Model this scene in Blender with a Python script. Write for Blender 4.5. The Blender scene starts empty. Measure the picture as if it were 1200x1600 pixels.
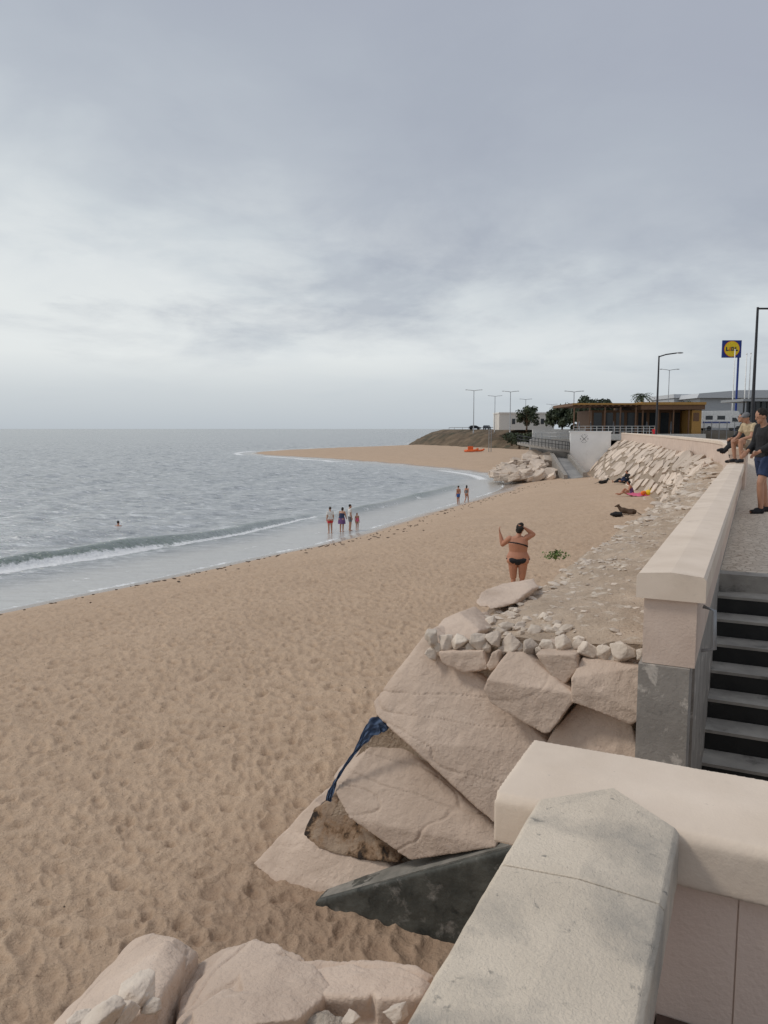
import bpy, bmesh, math, random
import numpy as np
from mathutils import Vector, Matrix, Euler, noise as mn
from mathutils.bvhtree import BVHTree
random.seed(7); np.random.seed(7)
C = bpy.context.scene.collection
V = Vector
PI = math.pi
# ------------------------------------------------------------ camera model
PT = math.radians(6.18); cP, sP = math.cos(PT), math.sin(PT)
CAM = V((0, 0, 6.6))
cd = bpy.data.cameras.new('camera'); co = bpy.data.objects.new('camera', cd); C.objects.link(co)
co.location = CAM; co.rotation_euler = (PI/2-PT, 0, 0)
cd.sensor_fit = 'VERTICAL'; cd.sensor_height = 36; cd.lens = 27; cd.clip_start = .05; cd.clip_end = 60000
bpy.context.scene.camera = co
def ray(px, py):
    x = (px-600)/1200; y = (800-py)/1200
    return V((x, cP+y*sP, -sP+y*cP))
def rz(px, py, z):
    r = ray(px, py); return CAM + r*((z-CAM.z)/r.z)
def ry(px, py, Y):
    r = ray(px, py); return CAM + r*(Y/r.y)
U = V((.434, .901, 0)).normalized(); W = V((U.y, -U.x, 0))
def rs(px, py, s):
    r = ray(px, py); return CAM + r*(s/r.dot(U))
def st(s, t, z=0):
    p = U*s + W*t; return V((p.x, p.y, z))
# ------------------------------------------------------------ materials
def nodes(name):
    m = bpy.data.materials.new(name); m.use_nodes = True
    return m, m.node_tree.nodes, m.node_tree.links, m.node_tree.nodes['Principled BSDF']
def nz(N, L, vec, scale, detail=6, rough=.55, dist=0):
    n = N.new('ShaderNodeTexNoise'); n.inputs['Scale'].default_value = scale; n.inputs['Detail'].default_value = detail
    n.inputs['Roughness'].default_value = rough; n.inputs['Distortion'].default_value = dist
    L.new(vec, n.inputs['Vector']); return n.outputs['Fac']
def ramp(N, L, fac, stops):
    r = N.new('ShaderNodeValToRGB'); cr = r.color_ramp
    while len(cr.elements) < len(stops): cr.elements.new(.5)
    for e, (p, c) in zip(cr.elements, stops):
        e.position = p; e.color = (c, c, c, 1) if isinstance(c, (int, float)) else (*c, 1)
    L.new(fac, r.inputs['Fac']); return r.outputs['Color']
def mix(N, L, fac, a, b, mode='MIX'):
    m = N.new('ShaderNodeMix'); m.data_type = 'RGBA'; m.blend_type = mode
    for s, v in ((m.inputs[0], fac), (m.inputs[6], a), (m.inputs[7], b)):
        if isinstance(v, (int, float)): s.default_value = v
        elif isinstance(v, tuple): s.default_value = (*v, 1)
        else: L.new(v, s)
    return m.outputs[2]
def math_(N, L, op, a, b=0, clamp=False):
    m = N.new('ShaderNodeMath'); m.operation = op; m.use_clamp = clamp
    for s, v in ((m.inputs[0], a), (m.inputs[1], b)):
        if isinstance(v, (int, float)): s.default_value = v
        else: L.new(v, s)
    return m.outputs[0]
def pm(name, c1, c2, scale=3, rough=.85, bump=.4, bscale=25, bdist=.02, spot=None, rv=0, metal=0, spot2=None, b2=None, spot3=None, fary=None):
    m, N, L, B = nodes(name)
    pos = N.new('ShaderNodeNewGeometry').outputs['Position']
    f = nz(N, L, pos, scale, 8)
    col = ramp(N, L, f, [(.32, c1), (.68, c2)])
    for sp in (spot, spot2, spot3):
        if sp:
            c, sc, lo, hi = sp
            col = mix(N, L, ramp(N, L, nz(N, L, pos, sc, 8, .65, .4), [(lo, 0.), (hi, 1.)]), col, c)
    if fary:
        s3 = N.new('ShaderNodeSeparateXYZ'); L.new(pos, s3.inputs[0]); mr = N.new('ShaderNodeMapRange'); L.new(s3.outputs[1], mr.inputs[0])
        mr.inputs[1].default_value = fary[0]; mr.inputs[2].default_value = fary[1]; col = mix(N, L, mr.outputs[0], col, fary[2])
    if rv:
        oi = N.new('ShaderNodeObjectInfo'); mr = N.new('ShaderNodeMapRange'); L.new(oi.outputs['Random'], mr.inputs[0])
        mr.inputs[3].default_value = 1-rv; mr.inputs[4].default_value = 1+rv
        hs = N.new('ShaderNodeHueSaturation'); L.new(mr.outputs[0], hs.inputs['Value']); L.new(col, hs.inputs['Color']); col = hs.outputs[0]
    L.new(col, B.inputs['Base Color'])
    B.inputs['Roughness'].default_value = rough; B.inputs['Metallic'].default_value = metal
    if bump:
        h = nz(N, L, pos, bscale, 6, .6)
        bp = N.new('ShaderNodeBump'); bp.inputs['Strength'].default_value = bump; bp.inputs['Distance'].default_value = bdist
        L.new(h, bp.inputs['Height']); out = bp.outputs[0]
        if b2:
            bq = N.new('ShaderNodeBump'); bq.inputs['Strength'].default_value = b2[1]; bq.inputs['Distance'].default_value = b2[2]
            L.new(nz(N, L, pos, b2[0], 5, .6, .5), bq.inputs['Height']); L.new(out, bq.inputs['Normal']); out = bq.outputs[0]
        L.new(out, B.inputs['Normal'])
    return m
def fm(name, c, rough=.6, metal=0):
    c2 = tuple(min(1, x*1.15+.003) for x in c); c1 = tuple(x*.85 for x in c)
    return pm(name, c1, c2, 6, rough, .1, 40, .005, metal=metal)
M = {}
M['rock'] = pm('limestone', (.51, .395, .31), (.63, .50, .40), 1.8, .9, .8, 10, .025, spot=((.38, .28, .205), 1.1, .60, .82), rv=.06, b2=(48, .9, .007), spot2=((.68, .56, .46), 4, .60, .78), spot3=((.30, .22, .16), 11, .69, .74))
M['stone_white'] = pm('pale_stone', (.48, .40, .33), (.69, .60, .50), 6, .9, .5, 30, .02, spot=((.34, .26, .19), 5, .60, .78), rv=.16)
M['rock_far'] = pm('far_limestone', (.50, .40, .315), (.68, .57, .47), 1.2, .9, .6, 5, .05, spot=((.38, .295, .22), .8, .6, .78), rv=.2)
M['rust_shade_rock'] = pm('rusty_rock_gap_shade', (.25, .175, .12), (.40, .30, .215), 5, .9, .9, 20, .03, spot=((.25, .12, .035), 4, .42, .60), spot2=((.03, .02, .014), 4, .48, .56))  # rust stains, plus near-black patches painting in the shade of the gap
M['pink'] = pm('pink_render', (.58, .45, .365), (.68, .545, .45), 3, .8, .5, 70, .006, spot=((.45, .35, .28), 2.5, .60, .8), b2=(9, .25, .01), spot2=((.36, .28, .22), 12, .70, .76))
M['pink_lifted'] = pm('pink_render_lightened', (.76, .60, .50), (.86, .70, .59), 3, .8, .5, 70, .006, spot=((.64, .50, .42), 2.5, .60, .8), b2=(9, .25, .01))  # copy of the pink render, colour lightened to offset shade on this face
M['pinkcap'] = pm('cast_stone', (.65, .535, .425), (.76, .64, .525), 2.5, .8, .35, 110, .003, spot=((.52, .43, .35), 3, .60, .8), b2=(8, .15, .008), spot2=((.40, .35, .30), 20, .67, .73))
M['greycap'] = pm('weathered_cast_stone', (.60, .515, .41), (.75, .65, .525), 3, .9, .8, 90, .006, spot=((.40, .36, .305), 2.2, .47, .64), spot2=((.28, .20, .10), 7, .68, .74), b2=(220, .8, .004), spot3=((.24, .22, .19), 22, .62, .72))
M['conc'] = pm('grey_concrete', (.23, .21, .185), (.34, .31, .275), 4, .85, .4, 40, .01, spot=((.50, .455, .40), 5, .58, .63), b2=(8, .3, .02), spot2=((.15, .14, .125), 6, .60, .72))
M['dconc'] = pm('stained_concrete', (.022, .024, .02), (.10, .10, .085), 3, .7, .6, 30, .01, spot=((.30, .28, .25), 4, .56, .72), spot2=((.01, .012, .01), 5, .55, .7))
M['conct'] = pm('concrete_edge', (.15, .145, .125), (.28, .26, .23), 6, .85, .5, 40, .01)
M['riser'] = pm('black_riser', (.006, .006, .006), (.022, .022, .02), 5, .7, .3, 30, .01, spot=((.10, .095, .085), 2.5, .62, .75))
M['tread'] = pm('grey_tread', (.26, .24, .215), (.42, .39, .345), 4, .85, .3, 40, .01, spot=((.10, .095, .085), 3, .55, .68), spot2=((.50, .46, .41), 9, .64, .72))
M['ledge'] = pm('rubble_mortar', (.40, .305, .22), (.56, .44, .33), 2.5, .95, .9, 12, .05, spot=((.64, .55, .45), 6, .55, .64), b2=(45, .8, .02), spot2=((.29, .21, .14), 5, .62, .72), fary=(33, 38, (.34, .265, .195)))
M['gravel'] = pm('gravel_mortar', (.36, .30, .24), (.60, .52, .43), 24, .95, 1, 40, .03, spot=((.24, .20, .16), 9, .58, .68))
M['floor_near'] = pm('reddish_floor', (.07, .045, .035), (.14, .09, .07), 6, .8, .4, 40, .01)
M['scrub'] = pm('scrub_slope', (.08, .055, .032), (.19, .135, .083), .25, .95, .8, .8, .6, spot=((.05, .045, .024), .2, .5, .65))
M['earth'] = pm('inland_ground', (.16, .14, .11), (.25, .22, .18), .3, .95, .3, 3, .1)
M['blue_cloth'] = pm('blue_cloth', (.022, .04, .085), (.08, .125, .21), 14, .85, .6, 30, .02)
M['white'] = fm('white_paint', (.80, .80, .78), .6)
M['bright_white'] = pm('bright_white_render', (.86, .86, .84), (.93, .93, .91), 1, .7, .1, 20, .01, spot=((.7, .69, .66), .8, .62, .8))
M['offwhite'] = fm('offwhite_wall', (.64, .62, .58), .8)
M['greywall'] = pm('grey_wall', (.20, .195, .19), (.32, .31, .295), .6, .85, .2, 5, .05)
M['hall'] = fm('grey_cladding', (.42, .44, .46), .5)
M['hallroof'] = fm('pale_roof', (.55, .57, .59), .5)
M['mustard'] = fm('mustard_panel', (.42, .23, .06), .7)
M['brown'] = fm('brown_timber', (.16, .085, .045), .7)
M['black'] = fm('black_paint', (.012, .012, .014), .5)
M['grey_mark'] = fm('grey_mark_paint', (.09, .09, .09), .6)
M['darkglass'] = fm('dark_glass', (.03, .035, .04), .12)
M['galv'] = fm('galvanised_steel', (.32, .33, .34), .45, .3)
M['blue'] = fm('blue_panel', (.003, .03, .22), .5)
M['navy'] = fm('navy_letter', (.002, .008, .06), .6)
M['yellow'] = fm('yellow_panel', (.85, .60, .01), .6)
M['red'] = fm('red_paint', (.6, .02, .015), .5)
M['orange'] = fm('orange_plastic', (.75, .13, .02), .5)
M['bark'] = pm('bark', (.06, .04, .025), (.14, .1, .07), 4, .95, .6, 12, .05)
M['tyre'] = fm('tyre_rubber', (.015, .015, .015), .8)
M['carpaint'] = fm('dark_car_paint', (.03, .035, .045), .25)
def leafmat(name, a, b):
    m = pm(name, a, b, .8, .7, 0, rv=.05); return m
M['leaf'] = leafmat('dark_foliage', (.015, .024, .012), (.06, .08, .035))
M['leaf2'] = leafmat('palm_foliage', (.02, .03, .012), (.06, .08, .03))
M['plant'] = leafmat('bright_leaf', (.05, .10, .02), (.14, .21, .05))
for n, c in dict(skin=(.42, .22, .14), skin_tan=(.44, .20, .12), skin_pale=(.52, .32, .23)).items(): M[n] = pm(n, tuple(x*.93 for x in c), tuple(x*1.07 for x in c), 8, .55, .05, 60, .002)
for n, c in dict(hair_dark=(.012, .009, .007), hair_brown=(.05, .028, .015), cloth_black=(.012, .012, .014), cloth_white=(.66, .65, .62), cloth_red=(.55, .02, .03), cloth_navy=(.02, .035, .085), cloth_blue=(.04, .12, .38), cloth_yellow=(.48, .38, .24), cloth_beige=(.36, .29, .22), cloth_purple=(.13, .06, .17), cloth_pink=(.65, .12, .22), cloth_grey=(.16, .16, .17), cloth_orange=(.8, .2, .03), fur_brown=(.07, .04, .022), fur_black=(.015, .013, .012)).items():
    M[n] = pm(n, tuple(x*.75 for x in c), tuple(min(1, x*1.25) for x in c), 14, .85, .4, 35, .01)
# ------------------------------------------------------------ mesh helpers
def setp(o, label=None, cat=None, group=None, kind=None):
    if label: o['label'] = label
    if cat: o['category'] = cat
    if group: o['group'] = group
    if kind: o['kind'] = kind
    return o
def empty(name, label, cat, loc, rz_=0, group=None):
    o = bpy.data.objects.new(name, None); C.objects.link(o); o.location = loc; o.rotation_euler = (0, 0, rz_); o.empty_display_size = .2
    return setp(o, label, cat, group)
def mobj(name, me, mat, parent=None, smooth=False):
    me.materials.clear(); me.materials.append(M[mat])
    if smooth: me.polygons.foreach_set('use_smooth', [True]*len(me.polygons))
    o = bpy.data.objects.new(name, me); C.objects.link(o)
    if parent: o.parent = parent
    return o
def bobj(name, bm, mat, parent=None, smooth=False, world=False, base=None, org=None):
    org = V((0, 0, 0)) if org is None else V(org)
    if world:
        org = V(parent.location) if parent else V(base if base is not None else bmcenter(bm))
    bmesh.ops.translate(bm, vec=-org, verts=bm.verts)
    bmesh.ops.recalc_face_normals(bm, faces=bm.faces)
    me = bpy.data.meshes.new(name); bm.to_mesh(me); bm.free()
    o = mobj(name, me, mat, parent, smooth)
    if world and not parent: o.location = org
    return o
def bmcenter(bm):
    xs = [v.co for v in bm.verts]; c = sum(xs, V((0, 0, 0)))/len(xs); c.z = min(v.z for v in xs); return c
def box(bm, lo, hi, rot=None, org=None):
    vs = []
    for x in (lo[0], hi[0]):
        for y in (lo[1], hi[1]):
            for z in (lo[2], hi[2]):
                p = V((x, y, z))
                if rot: p = rot @ p
                if org: p = p + V(org)
                vs.append(bm.verts.new(p))
    for f in ((0,1,3,2),(4,6,7,5),(0,4,5,1),(2,3,7,6),(0,2,6,4),(1,5,7,3)):
        bm.faces.new([vs[i] for i in f])
def prism(bm, pts, z0, z1):
    a = [bm.verts.new((p[0], p[1], z0)) for p in pts]; b = [bm.verts.new((p[0], p[1], z1)) for p in pts]
    n = len(pts)
    for f in [a[::-1], b]+[[a[i], a[(i+1)%n], b[(i+1)%n], b[i]] for i in range(n)]: bm.faces.new(f)
def stbox(bm, s0, s1, t0, t1, z0, z1):
    prism(bm, [st(s0, t0), st(s1, t0), st(s1, t1), st(s0, t1)], z0, z1)
def loft(bm, rings, cap=True):
    R = [[bm.verts.new(p) for p in r] for r in rings]; n = len(R[0])
    for a, b in zip(R, R[1:]):
        for i in range(n): bm.faces.new((a[i], a[(i+1)%n], b[(i+1)%n], b[i]))
    if cap:
        bm.faces.new(R[0][::-1]); bm.faces.new(R[-1])
def tube(bm, pts, rad, n=10, lat=None):
    pts = [V(p) for p in pts]; rings = []
    for i, p in enumerate(pts):
        T = (pts[min(i+1, len(pts)-1)]-pts[max(i-1, 0)]).normalized()
        l = lat[i] if isinstance(lat, list) else lat
        l = V(l) if l is not None else (V((1, 0, 0)) if abs(T.x) < .8 else V((0, 1, 0)))
        l = (l-T*l.dot(T)).normalized(); q = T.cross(l)
        r = rad[i] if isinstance(rad, (list, tuple)) else rad
        a, b = r if isinstance(r, (list, tuple)) else (r, r)
        rings.append([p+l*a*math.cos(2*PI*k/n)+q*b*math.sin(2*PI*k/n) for k in range(n)])
    loft(bm, rings, True)
def ell(bm, c, r, rot=None, sub=2):
    m = Matrix.Translation(V(c)) @ (rot.to_4x4() if rot else Matrix.Identity(4)) @ Matrix.Diagonal((*r, 1))
    bmesh.ops.create_icosphere(bm, subdivisions=sub, radius=1, matrix=m)
def remesh(bm, voxel, smooth=2, fac=.5):
    me = bpy.data.meshes.new('t'); bmesh.ops.recalc_face_normals(bm, faces=bm.faces); bm.to_mesh(me); bm.free()
    o = bpy.data.objects.new('t', me); C.objects.link(o)
    r = o.modifiers.new('r', 'REMESH'); r.mode = 'VOXEL'; r.voxel_size = voxel
    if smooth:
        s = o.modifiers.new('s', 'SMOOTH'); s.factor = fac; s.iterations = smooth
    dg = bpy.context.evaluated_depsgraph_get(); dg.update()
    out = bpy.data.meshes.new_from_object(o.evaluated_get(dg))
    bpy.data.objects.remove(o); bpy.data.meshes.remove(me)
    return out
def disp(me, amp, freq, seed=0, amp2=0, freq2=0, strata=0, ridge=None, scratch=0):
    off = V((seed*7.3, seed*3.1, seed*1.7))
    ns = [v.normal.copy() for v in me.vertices]
    for v, n in zip(me.vertices, ns):
        p = v.co*freq+off
        d = mn.fractal(p, 1, 2, 4)*amp
        if amp2:
            q = v.co*freq2+off; d += (abs(mn.noise(q))-.25)*amp2
        if strata:
            q = v.co*V((2.2, 2.2, 7))+off; d -= max(0, mn.noise(q)-.25)*strata
        if scratch:
            w_ = abs(mn.noise(v.co*V((1.2, 1.2, 5))+off+V((0, 0, 5))))
            if w_ < .02: d -= scratch*(1-w_/.02)
        if ridge:
            dr, fq, am = ridge
            x = v.co.dot(dr)*fq+mn.noise(v.co*3+off)*.6; d += am*((x % 1)**2-.4)
        v.co += n*d
    me.update()
def hull_bm(pts, bm=None):
    bm2 = bmesh.new()
    for p in pts: bm2.verts.new(p)
    r = bmesh.ops.convex_hull(bm2, input=bm2.verts)
    bmesh.ops.delete(bm2, geom=[g for g in r['geom_interior'] if isinstance(g, bmesh.types.BMVert)], context='VERTS')
    if bm is None: return bm2
    me = bpy.data.meshes.new('h'); bm2.to_mesh(me); bm2.free(); bm.from_mesh(me); bpy.data.meshes.remove(me); return bm
def shift(me):
    c = V((0, 0, 0))
    for v in me.vertices: c += v.co
    c /= len(me.vertices); c.z = min(v.co.z for v in me.vertices)
    for v in me.vertices: v.co -= c
    return c
def boulder(name, pts, label, mat='rock', voxel=.02, amp=.008, seed=0, smooth=1, group=None, strata=.012, ridge=None, scratch=.006, bm=None):
    me = remesh(bm if bm else hull_bm(pts), voxel, smooth, .35); disp(me, amp, 3.2, seed, amp*1.2, 9, strata, ridge, scratch)
    c = shift(me); o = mobj(name, me, mat, None, True); o.location = c
    return setp(o, label, 'rock', group)
# ------------------------------------------------------------ numpy noise
def h2(i, j, s):
    v = np.sin(i*127.1+j*311.7+s*74.7)*43758.5453
    return v-np.floor(v)
def vn(x, y, s=0):
    i = np.floor(x); j = np.floor(y); fx = x-i; fy = y-j
    fx = fx*fx*(3-2*fx); fy = fy*fy*(3-2*fy)
    return (h2(i, j, s)*(1-fx)+h2(i+1, j, s)*fx)*(1-fy)+(h2(i, j+1, s)*(1-fx)+h2(i+1, j+1, s)*fx)*fy
def fbm(x, y, s=0, o=4):
    a = .5; r = 0
    for k in range(o): r = r+a*vn(x, y, s+k*5); x = x*2.03+3.1; y = y*2.03+1.7; a *= .5
    return r
def sstep(a, b, x):
    t = np.clip((x-a)/(b-a), 0, 1); return t*t*(3-2*t)
def catmull(P, n=8):
    P = [np.array(p, float) for p in P]; out = []
    for i in range(len(P)-1):
        p0 = P[max(i-1, 0)]; p1 = P[i]; p2 = P[i+1]; p3 = P[min(i+2, len(P)-1)]
        for k in range(n):
            t = k/n
            out.append(.5*((2*p1)+(-p0+p2)*t+(2*p0-5*p1+4*p2-p3)*t*t+(-p0+3*p1-3*p2+p3)*t**3))
    out.append(P[-1]); return np.array(out)
# ------------------------------------------------------------ shoreline
spx = [(0, 955), (200, 914), (400, 871), (520, 845), (640, 808), (720, 785), (775, 768), (788, 757), (768, 745), (735, 738.5), (690, 733), (640, 728), (560, 721), (480, 715.5), (420, 712), (392, 709), (410, 705.5), (480, 702), (560, 699), (620, 696.5), (650, 694.5)]
sh = [tuple(rz(a, b, 0))[:2] for a, b in spx]
ctrl = [(-60, -45), (-37, -9)]+sh+[(16, 380), (60, 600)]
SH = catmull(ctrl, 4)
LAND = np.vstack([SH, [(6000, 600), (6000, -300), (-60, -300)]])
def sdist(x, y):
    x = np.asarray(x, float); y = np.asarray(y, float)
    d = np.full(x.shape, 1e18)
    for a, b in zip(SH[:-1], SH[1:]):
        e = b-a; L2 = e@e
        t = np.clip(((x-a[0])*e[0]+(y-a[1])*e[1])/L2, 0, 1)
        d = np.minimum(d, (x-a[0]-t*e[0])**2+(y-a[1]-t*e[1])**2)
    ins = np.zeros(x.shape, bool); n = len(LAND)
    for i in range(n):
        a = LAND[i]; b = LAND[(i+1)%n]
        if a[1] == b[1]: continue
        c = ((a[1] > y) != (b[1] > y)) & (x < (b[0]-a[0])*(y-a[1])/(b[1]-a[1])+a[0])
        ins ^= c
    return np.where(ins, 1, -1)*np.sqrt(d)
def sandz(x, y, d=None):
    if d is None: d = sdist(x, y)
    hm = 3.1-1.7*sstep(60, 98, np.asarray(y, float))-.5*sstep(98, 180, np.asarray(y, float))
    dp = np.maximum(d, 0)
    return np.where(d > 0, hm*(1-np.exp(-(dp/10)**1.25)), .07*d)
def sz(x, y): return float(sandz(np.array([x]), np.array([y]))[0])
def dents(x, y, cell, seed, depth):
    h = 0; gi = np.floor(x/cell); gj = np.floor(y/cell)
    for di in (-1, 0, 1):
        for dj in (-1, 0, 1):
            i = gi+di; j = gj+dj
            cx = (i+h2(i, j, seed))*cell; cy = (j+h2(i, j, seed+1))*cell
            an = h2(i, j, seed+2)*PI; a = .5+.35*h2(i, j, seed+3)
            dx = x-cx; dy = y-cy; c = np.cos(an); s = np.sin(an)
            p = (dx*c+dy*s)/(cell*.42*a*1.5); q = (-dx*s+dy*c)/(cell*.28*a*1.3)
            r2 = p*p+q*q; r = np.sqrt(r2)
            k = .3+.7*h2(i, j, seed+4)
            h = h+k*depth*(-np.exp(-r2*r2*.8)*(1-.2*r2.clip(0, 1))+.5*np.exp(-((r-1.35)/.28)**2))
    return h
def polar(rows, cols):
    R, A = np.meshgrid(rows, cols, indexing='ij')
    return R*np.sin(A), R*np.cos(A), R
def gridmesh(name, X, Y, Z, mat, attrs={}, wrap=False):
    n, m = X.shape; me = bpy.data.meshes.new(name)
    co_ = np.stack([X, Y, Z], -1).reshape(-1, 3)
    i = np.arange(n*m).reshape(n, m)
    q = np.stack([i[:-1, :-1], i[:-1, 1:], i[1:, 1:], i[1:, :-1]], -1).reshape(-1, 4)[:, ::-1]
    me.vertices.add(len(co_)); me.vertices.foreach_set('co', co_.ravel())
    me.loops.add(q.size); me.loops.foreach_set('vertex_index', q.ravel().astype(np.int32))
    me.polygons.add(len(q)); me.polygons.foreach_set('loop_start', np.arange(0, q.size, 4, dtype=np.int32)); me.polygons.foreach_set('loop_total', np.full(len(q), 4, np.int32))
    me.update(calc_edges=True); me.validate()
    for k, a in attrs.items():
        at = me.attributes.new(k, 'FLOAT', 'POINT'); at.data.foreach_set('value', np.asarray(a, np.float32).ravel())
    o = mobj(name, me, mat, None, True); return o
# sand material
def sandmat():
    m, N, L, B = nodes('beach_sand')
    pos = N.new('ShaderNodeNewGeometry').outputs['Position']
    col = ramp(N, L, nz(N, L, pos, .35, 6), [(.35, (.475, .335, .22)), (.65, (.575, .415, .28))])
    col = mix(N, L, .5, col, ramp(N, L, nz(N, L, pos, 3.5, 8, .7), [(.3, (.37, .255, .17)), (.7, (.65, .48, .335))]))
    col = mix(N, L, .4, col, ramp(N, L, nz(N, L, pos, 60, 4, .7), [(.3, (.27, .185, .125)), (.7, (.68, .51, .365))]))
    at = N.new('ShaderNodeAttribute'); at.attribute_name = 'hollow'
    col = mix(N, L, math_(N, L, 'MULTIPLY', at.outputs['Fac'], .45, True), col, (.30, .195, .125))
    col = mix(N, L, ramp(N, L, nz(N, L, pos, 22, 3, .5), [(.69, 0.), (.75, 1.)]), col, (.24, .165, .11))
    col = mix(N, L, ramp(N, L, nz(N, L, pos, 9, 2, .5), [(.765, 0.), (.78, 1.)]), col, (.12, .085, .055))
    dp = N.new('ShaderNodeAttribute'); dp.attribute_name = 'dark_zone'
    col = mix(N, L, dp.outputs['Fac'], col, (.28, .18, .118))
    wet = N.new('ShaderNodeAttribute'); wet.attribute_name = 'wet'
    w = wet.outputs['Fac']
    col = mix(N, L, w, col, (.33, .27, .22))
    L.new(col, B.inputs['Base Color'])
    L.new(math_(N, L, 'SUBTRACT', .95, math_(N, L, 'MULTIPLY', w, .75)), B.inputs['Roughness'])
    dry = math_(N, L, 'SUBTRACT', 1, w)
    b = N.new('ShaderNodeBump'); b.inputs['Distance'].default_value = .07; L.new(nz(N, L, pos, 7, 5, .6, .6), b.inputs['Height']); L.new(math_(N, L, 'MULTIPLY', dry, .6), b.inputs['Strength'])
    b2 = N.new('ShaderNodeBump'); b2.inputs['Distance'].default_value = .025; L.new(nz(N, L, pos, 26, 6, .65), b2.inputs['Height']); L.new(math_(N, L, 'MULTIPLY', dry, .9), b2.inputs['Strength']); L.new(b.outputs[0], b2.inputs['Normal'])
    L.new(b2.outputs[0], B.inputs['Normal'])
    return m
M['sand'] = sandmat()
rows = 1.6*np.exp(np.arange(0, math.log(430/1.6), .0058))
cols = np.radians(np.concatenate([np.arange(-80, -34, 1.), np.arange(-34, 32, .11), np.arange(32, 80, 1.)]))
X, Y, R = polar(rows, cols)
D = sdist(X, Y); Z = sandz(X, Y, D)
dry = sstep(2.5, 7, D)
XW = X+.10*(fbm(X*2, Y*2, 90)-.5); YW = Y+.10*(fbm(X*2, Y*2, 95)-.5)
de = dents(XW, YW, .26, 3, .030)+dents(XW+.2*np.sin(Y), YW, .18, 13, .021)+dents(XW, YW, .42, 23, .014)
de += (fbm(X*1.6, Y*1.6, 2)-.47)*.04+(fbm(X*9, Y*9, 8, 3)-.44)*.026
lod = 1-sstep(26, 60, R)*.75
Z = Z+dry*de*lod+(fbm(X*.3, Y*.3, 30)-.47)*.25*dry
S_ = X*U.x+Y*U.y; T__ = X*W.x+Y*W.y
dark_zone = (1-sstep(0, 1.8, np.hypot(np.maximum(0, -3.0-T__), np.maximum(0, np.abs(S_-4)-1.8))))*.5  # sand tinted darker around the foot of the near rocks
gridmesh('beach', X, Y, Z, 'sand', {'wet': 1-sstep(.6, 2.6, D+(fbm(X*.6, Y*.6, 40)-.47)*2), 'hollow': np.clip(-de*22, 0, 1)*dry*lod, 'dark_zone': dark_zone})['kind'] = 'structure'
# sea
def seamat():
    m, N, L, B = nodes('sea_water')
    N.remove(B); out = N['Material Output']
    pos = N.new('ShaderNodeNewGeometry').outputs['Position']
    def at(n):
        a = N.new('ShaderNodeAttribute'); a.attribute_name = n; return a.outputs['Fac']
    shal, foam, green = at('shallow'), at('foam'), at('green')
    mp = N.new('ShaderNodeMapping'); L.new(pos, mp.inputs['Vector']); mp.inputs['Scale'].default_value = (.4, 1., 1.); mp.inputs['Rotation'].default_value = (0, 0, .25)
    col = ramp(N, L, nz(N, L, mp.outputs[0], .05, 5), [(.3, (.44, .465, .46)), (.7, (.52, .54, .535))])
    col = mix(N, L, ramp(N, L, nz(N, L, mp.outputs[0], 1.1, 8, .75), [(.46, 0.), (.60, .85)]), col, (.19, .215, .22))
    col = mix(N, L, ramp(N, L, nz(N, L, mp.outputs[0], 1.7, 8, .75), [(.53, 0.), (.62, .95)]), col, (.90, .92, .92))
    col = mix(N, L, green, col, (.17, .225, .18))
    col = mix(N, L, shal, col, (.56, .54, .50))
    f = math_(N, L, 'ADD', foam, math_(N, L, 'MULTIPLY', math_(N, L, 'SUBTRACT', nz(N, L, pos, 3.5, 6, .7), .5), 1.1))
    fmk = ramp(N, L, f, [(.38, 0.), (.60, 1.)])
    col = mix(N, L, fmk, col, (.84, .85, .85))
    calm = math_(N, L, 'SUBTRACT', 1, math_(N, L, 'MULTIPLY', shal, .8))
    last = None
    for sc, dist, stn in ((.9, .5, .35), (3.2, .2, .75), (9, .08, .75)):
        b = N.new('ShaderNodeBump'); b.inputs['Distance'].default_value = dist; L.new(nz(N, L, mp.outputs[0], sc, 4, .6, .3), b.inputs['Height'])
        L.new(math_(N, L, 'MULTIPLY', calm, stn), b.inputs['Strength'])
        if last: L.new(last, b.inputs['Normal'])
        last = b.outputs[0]
    df = N.new('ShaderNodeBsdfDiffuse'); L.new(col, df.inputs['Color']); L.new(last, df.inputs['Normal'])
    gl = N.new('ShaderNodeBsdfAnisotropic'); gl.inputs['Roughness'].default_value = .16; L.new(last, gl.inputs['Normal'])
    fr = N.new('ShaderNodeFresnel'); fr.inputs['IOR'].default_value = 1.33; L.new(last, fr.inputs['Normal'])
    cap = math_(N, L, 'MINIMUM', fr.outputs[0], .50)
    cap = math_(N, L, 'MULTIPLY', cap, math_(N, L, 'SUBTRACT', 1, math_(N, L, 'MULTIPLY', fmk, .9)))
    ms = N.new('ShaderNodeMixShader'); L.new(cap, ms.inputs[0]); L.new(df.outputs[0], ms.inputs[1]); L.new(gl.outputs[0], ms.inputs[2])
    L.new(ms.outputs[0], out.inputs['Surface'])
    return m
M['sea'] = seamat()
rows = np.concatenate([14*np.exp(np.arange(0, math.log(900/14), .006)), 900*np.exp(np.arange(.1, math.log(45000/900)+.1, .15))])
cols = np.radians(np.concatenate([np.arange(-180, -36, 3.), np.arange(-36, 20, .14), np.arange(20, 181, 3.)]))
X, Y, R = polar(rows, cols)
D = sdist(X, Y); off = -D
Z = np.zeros_like(X)
fade = (1-sstep(200, 700, R))*sstep(2, 14, off)
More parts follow.
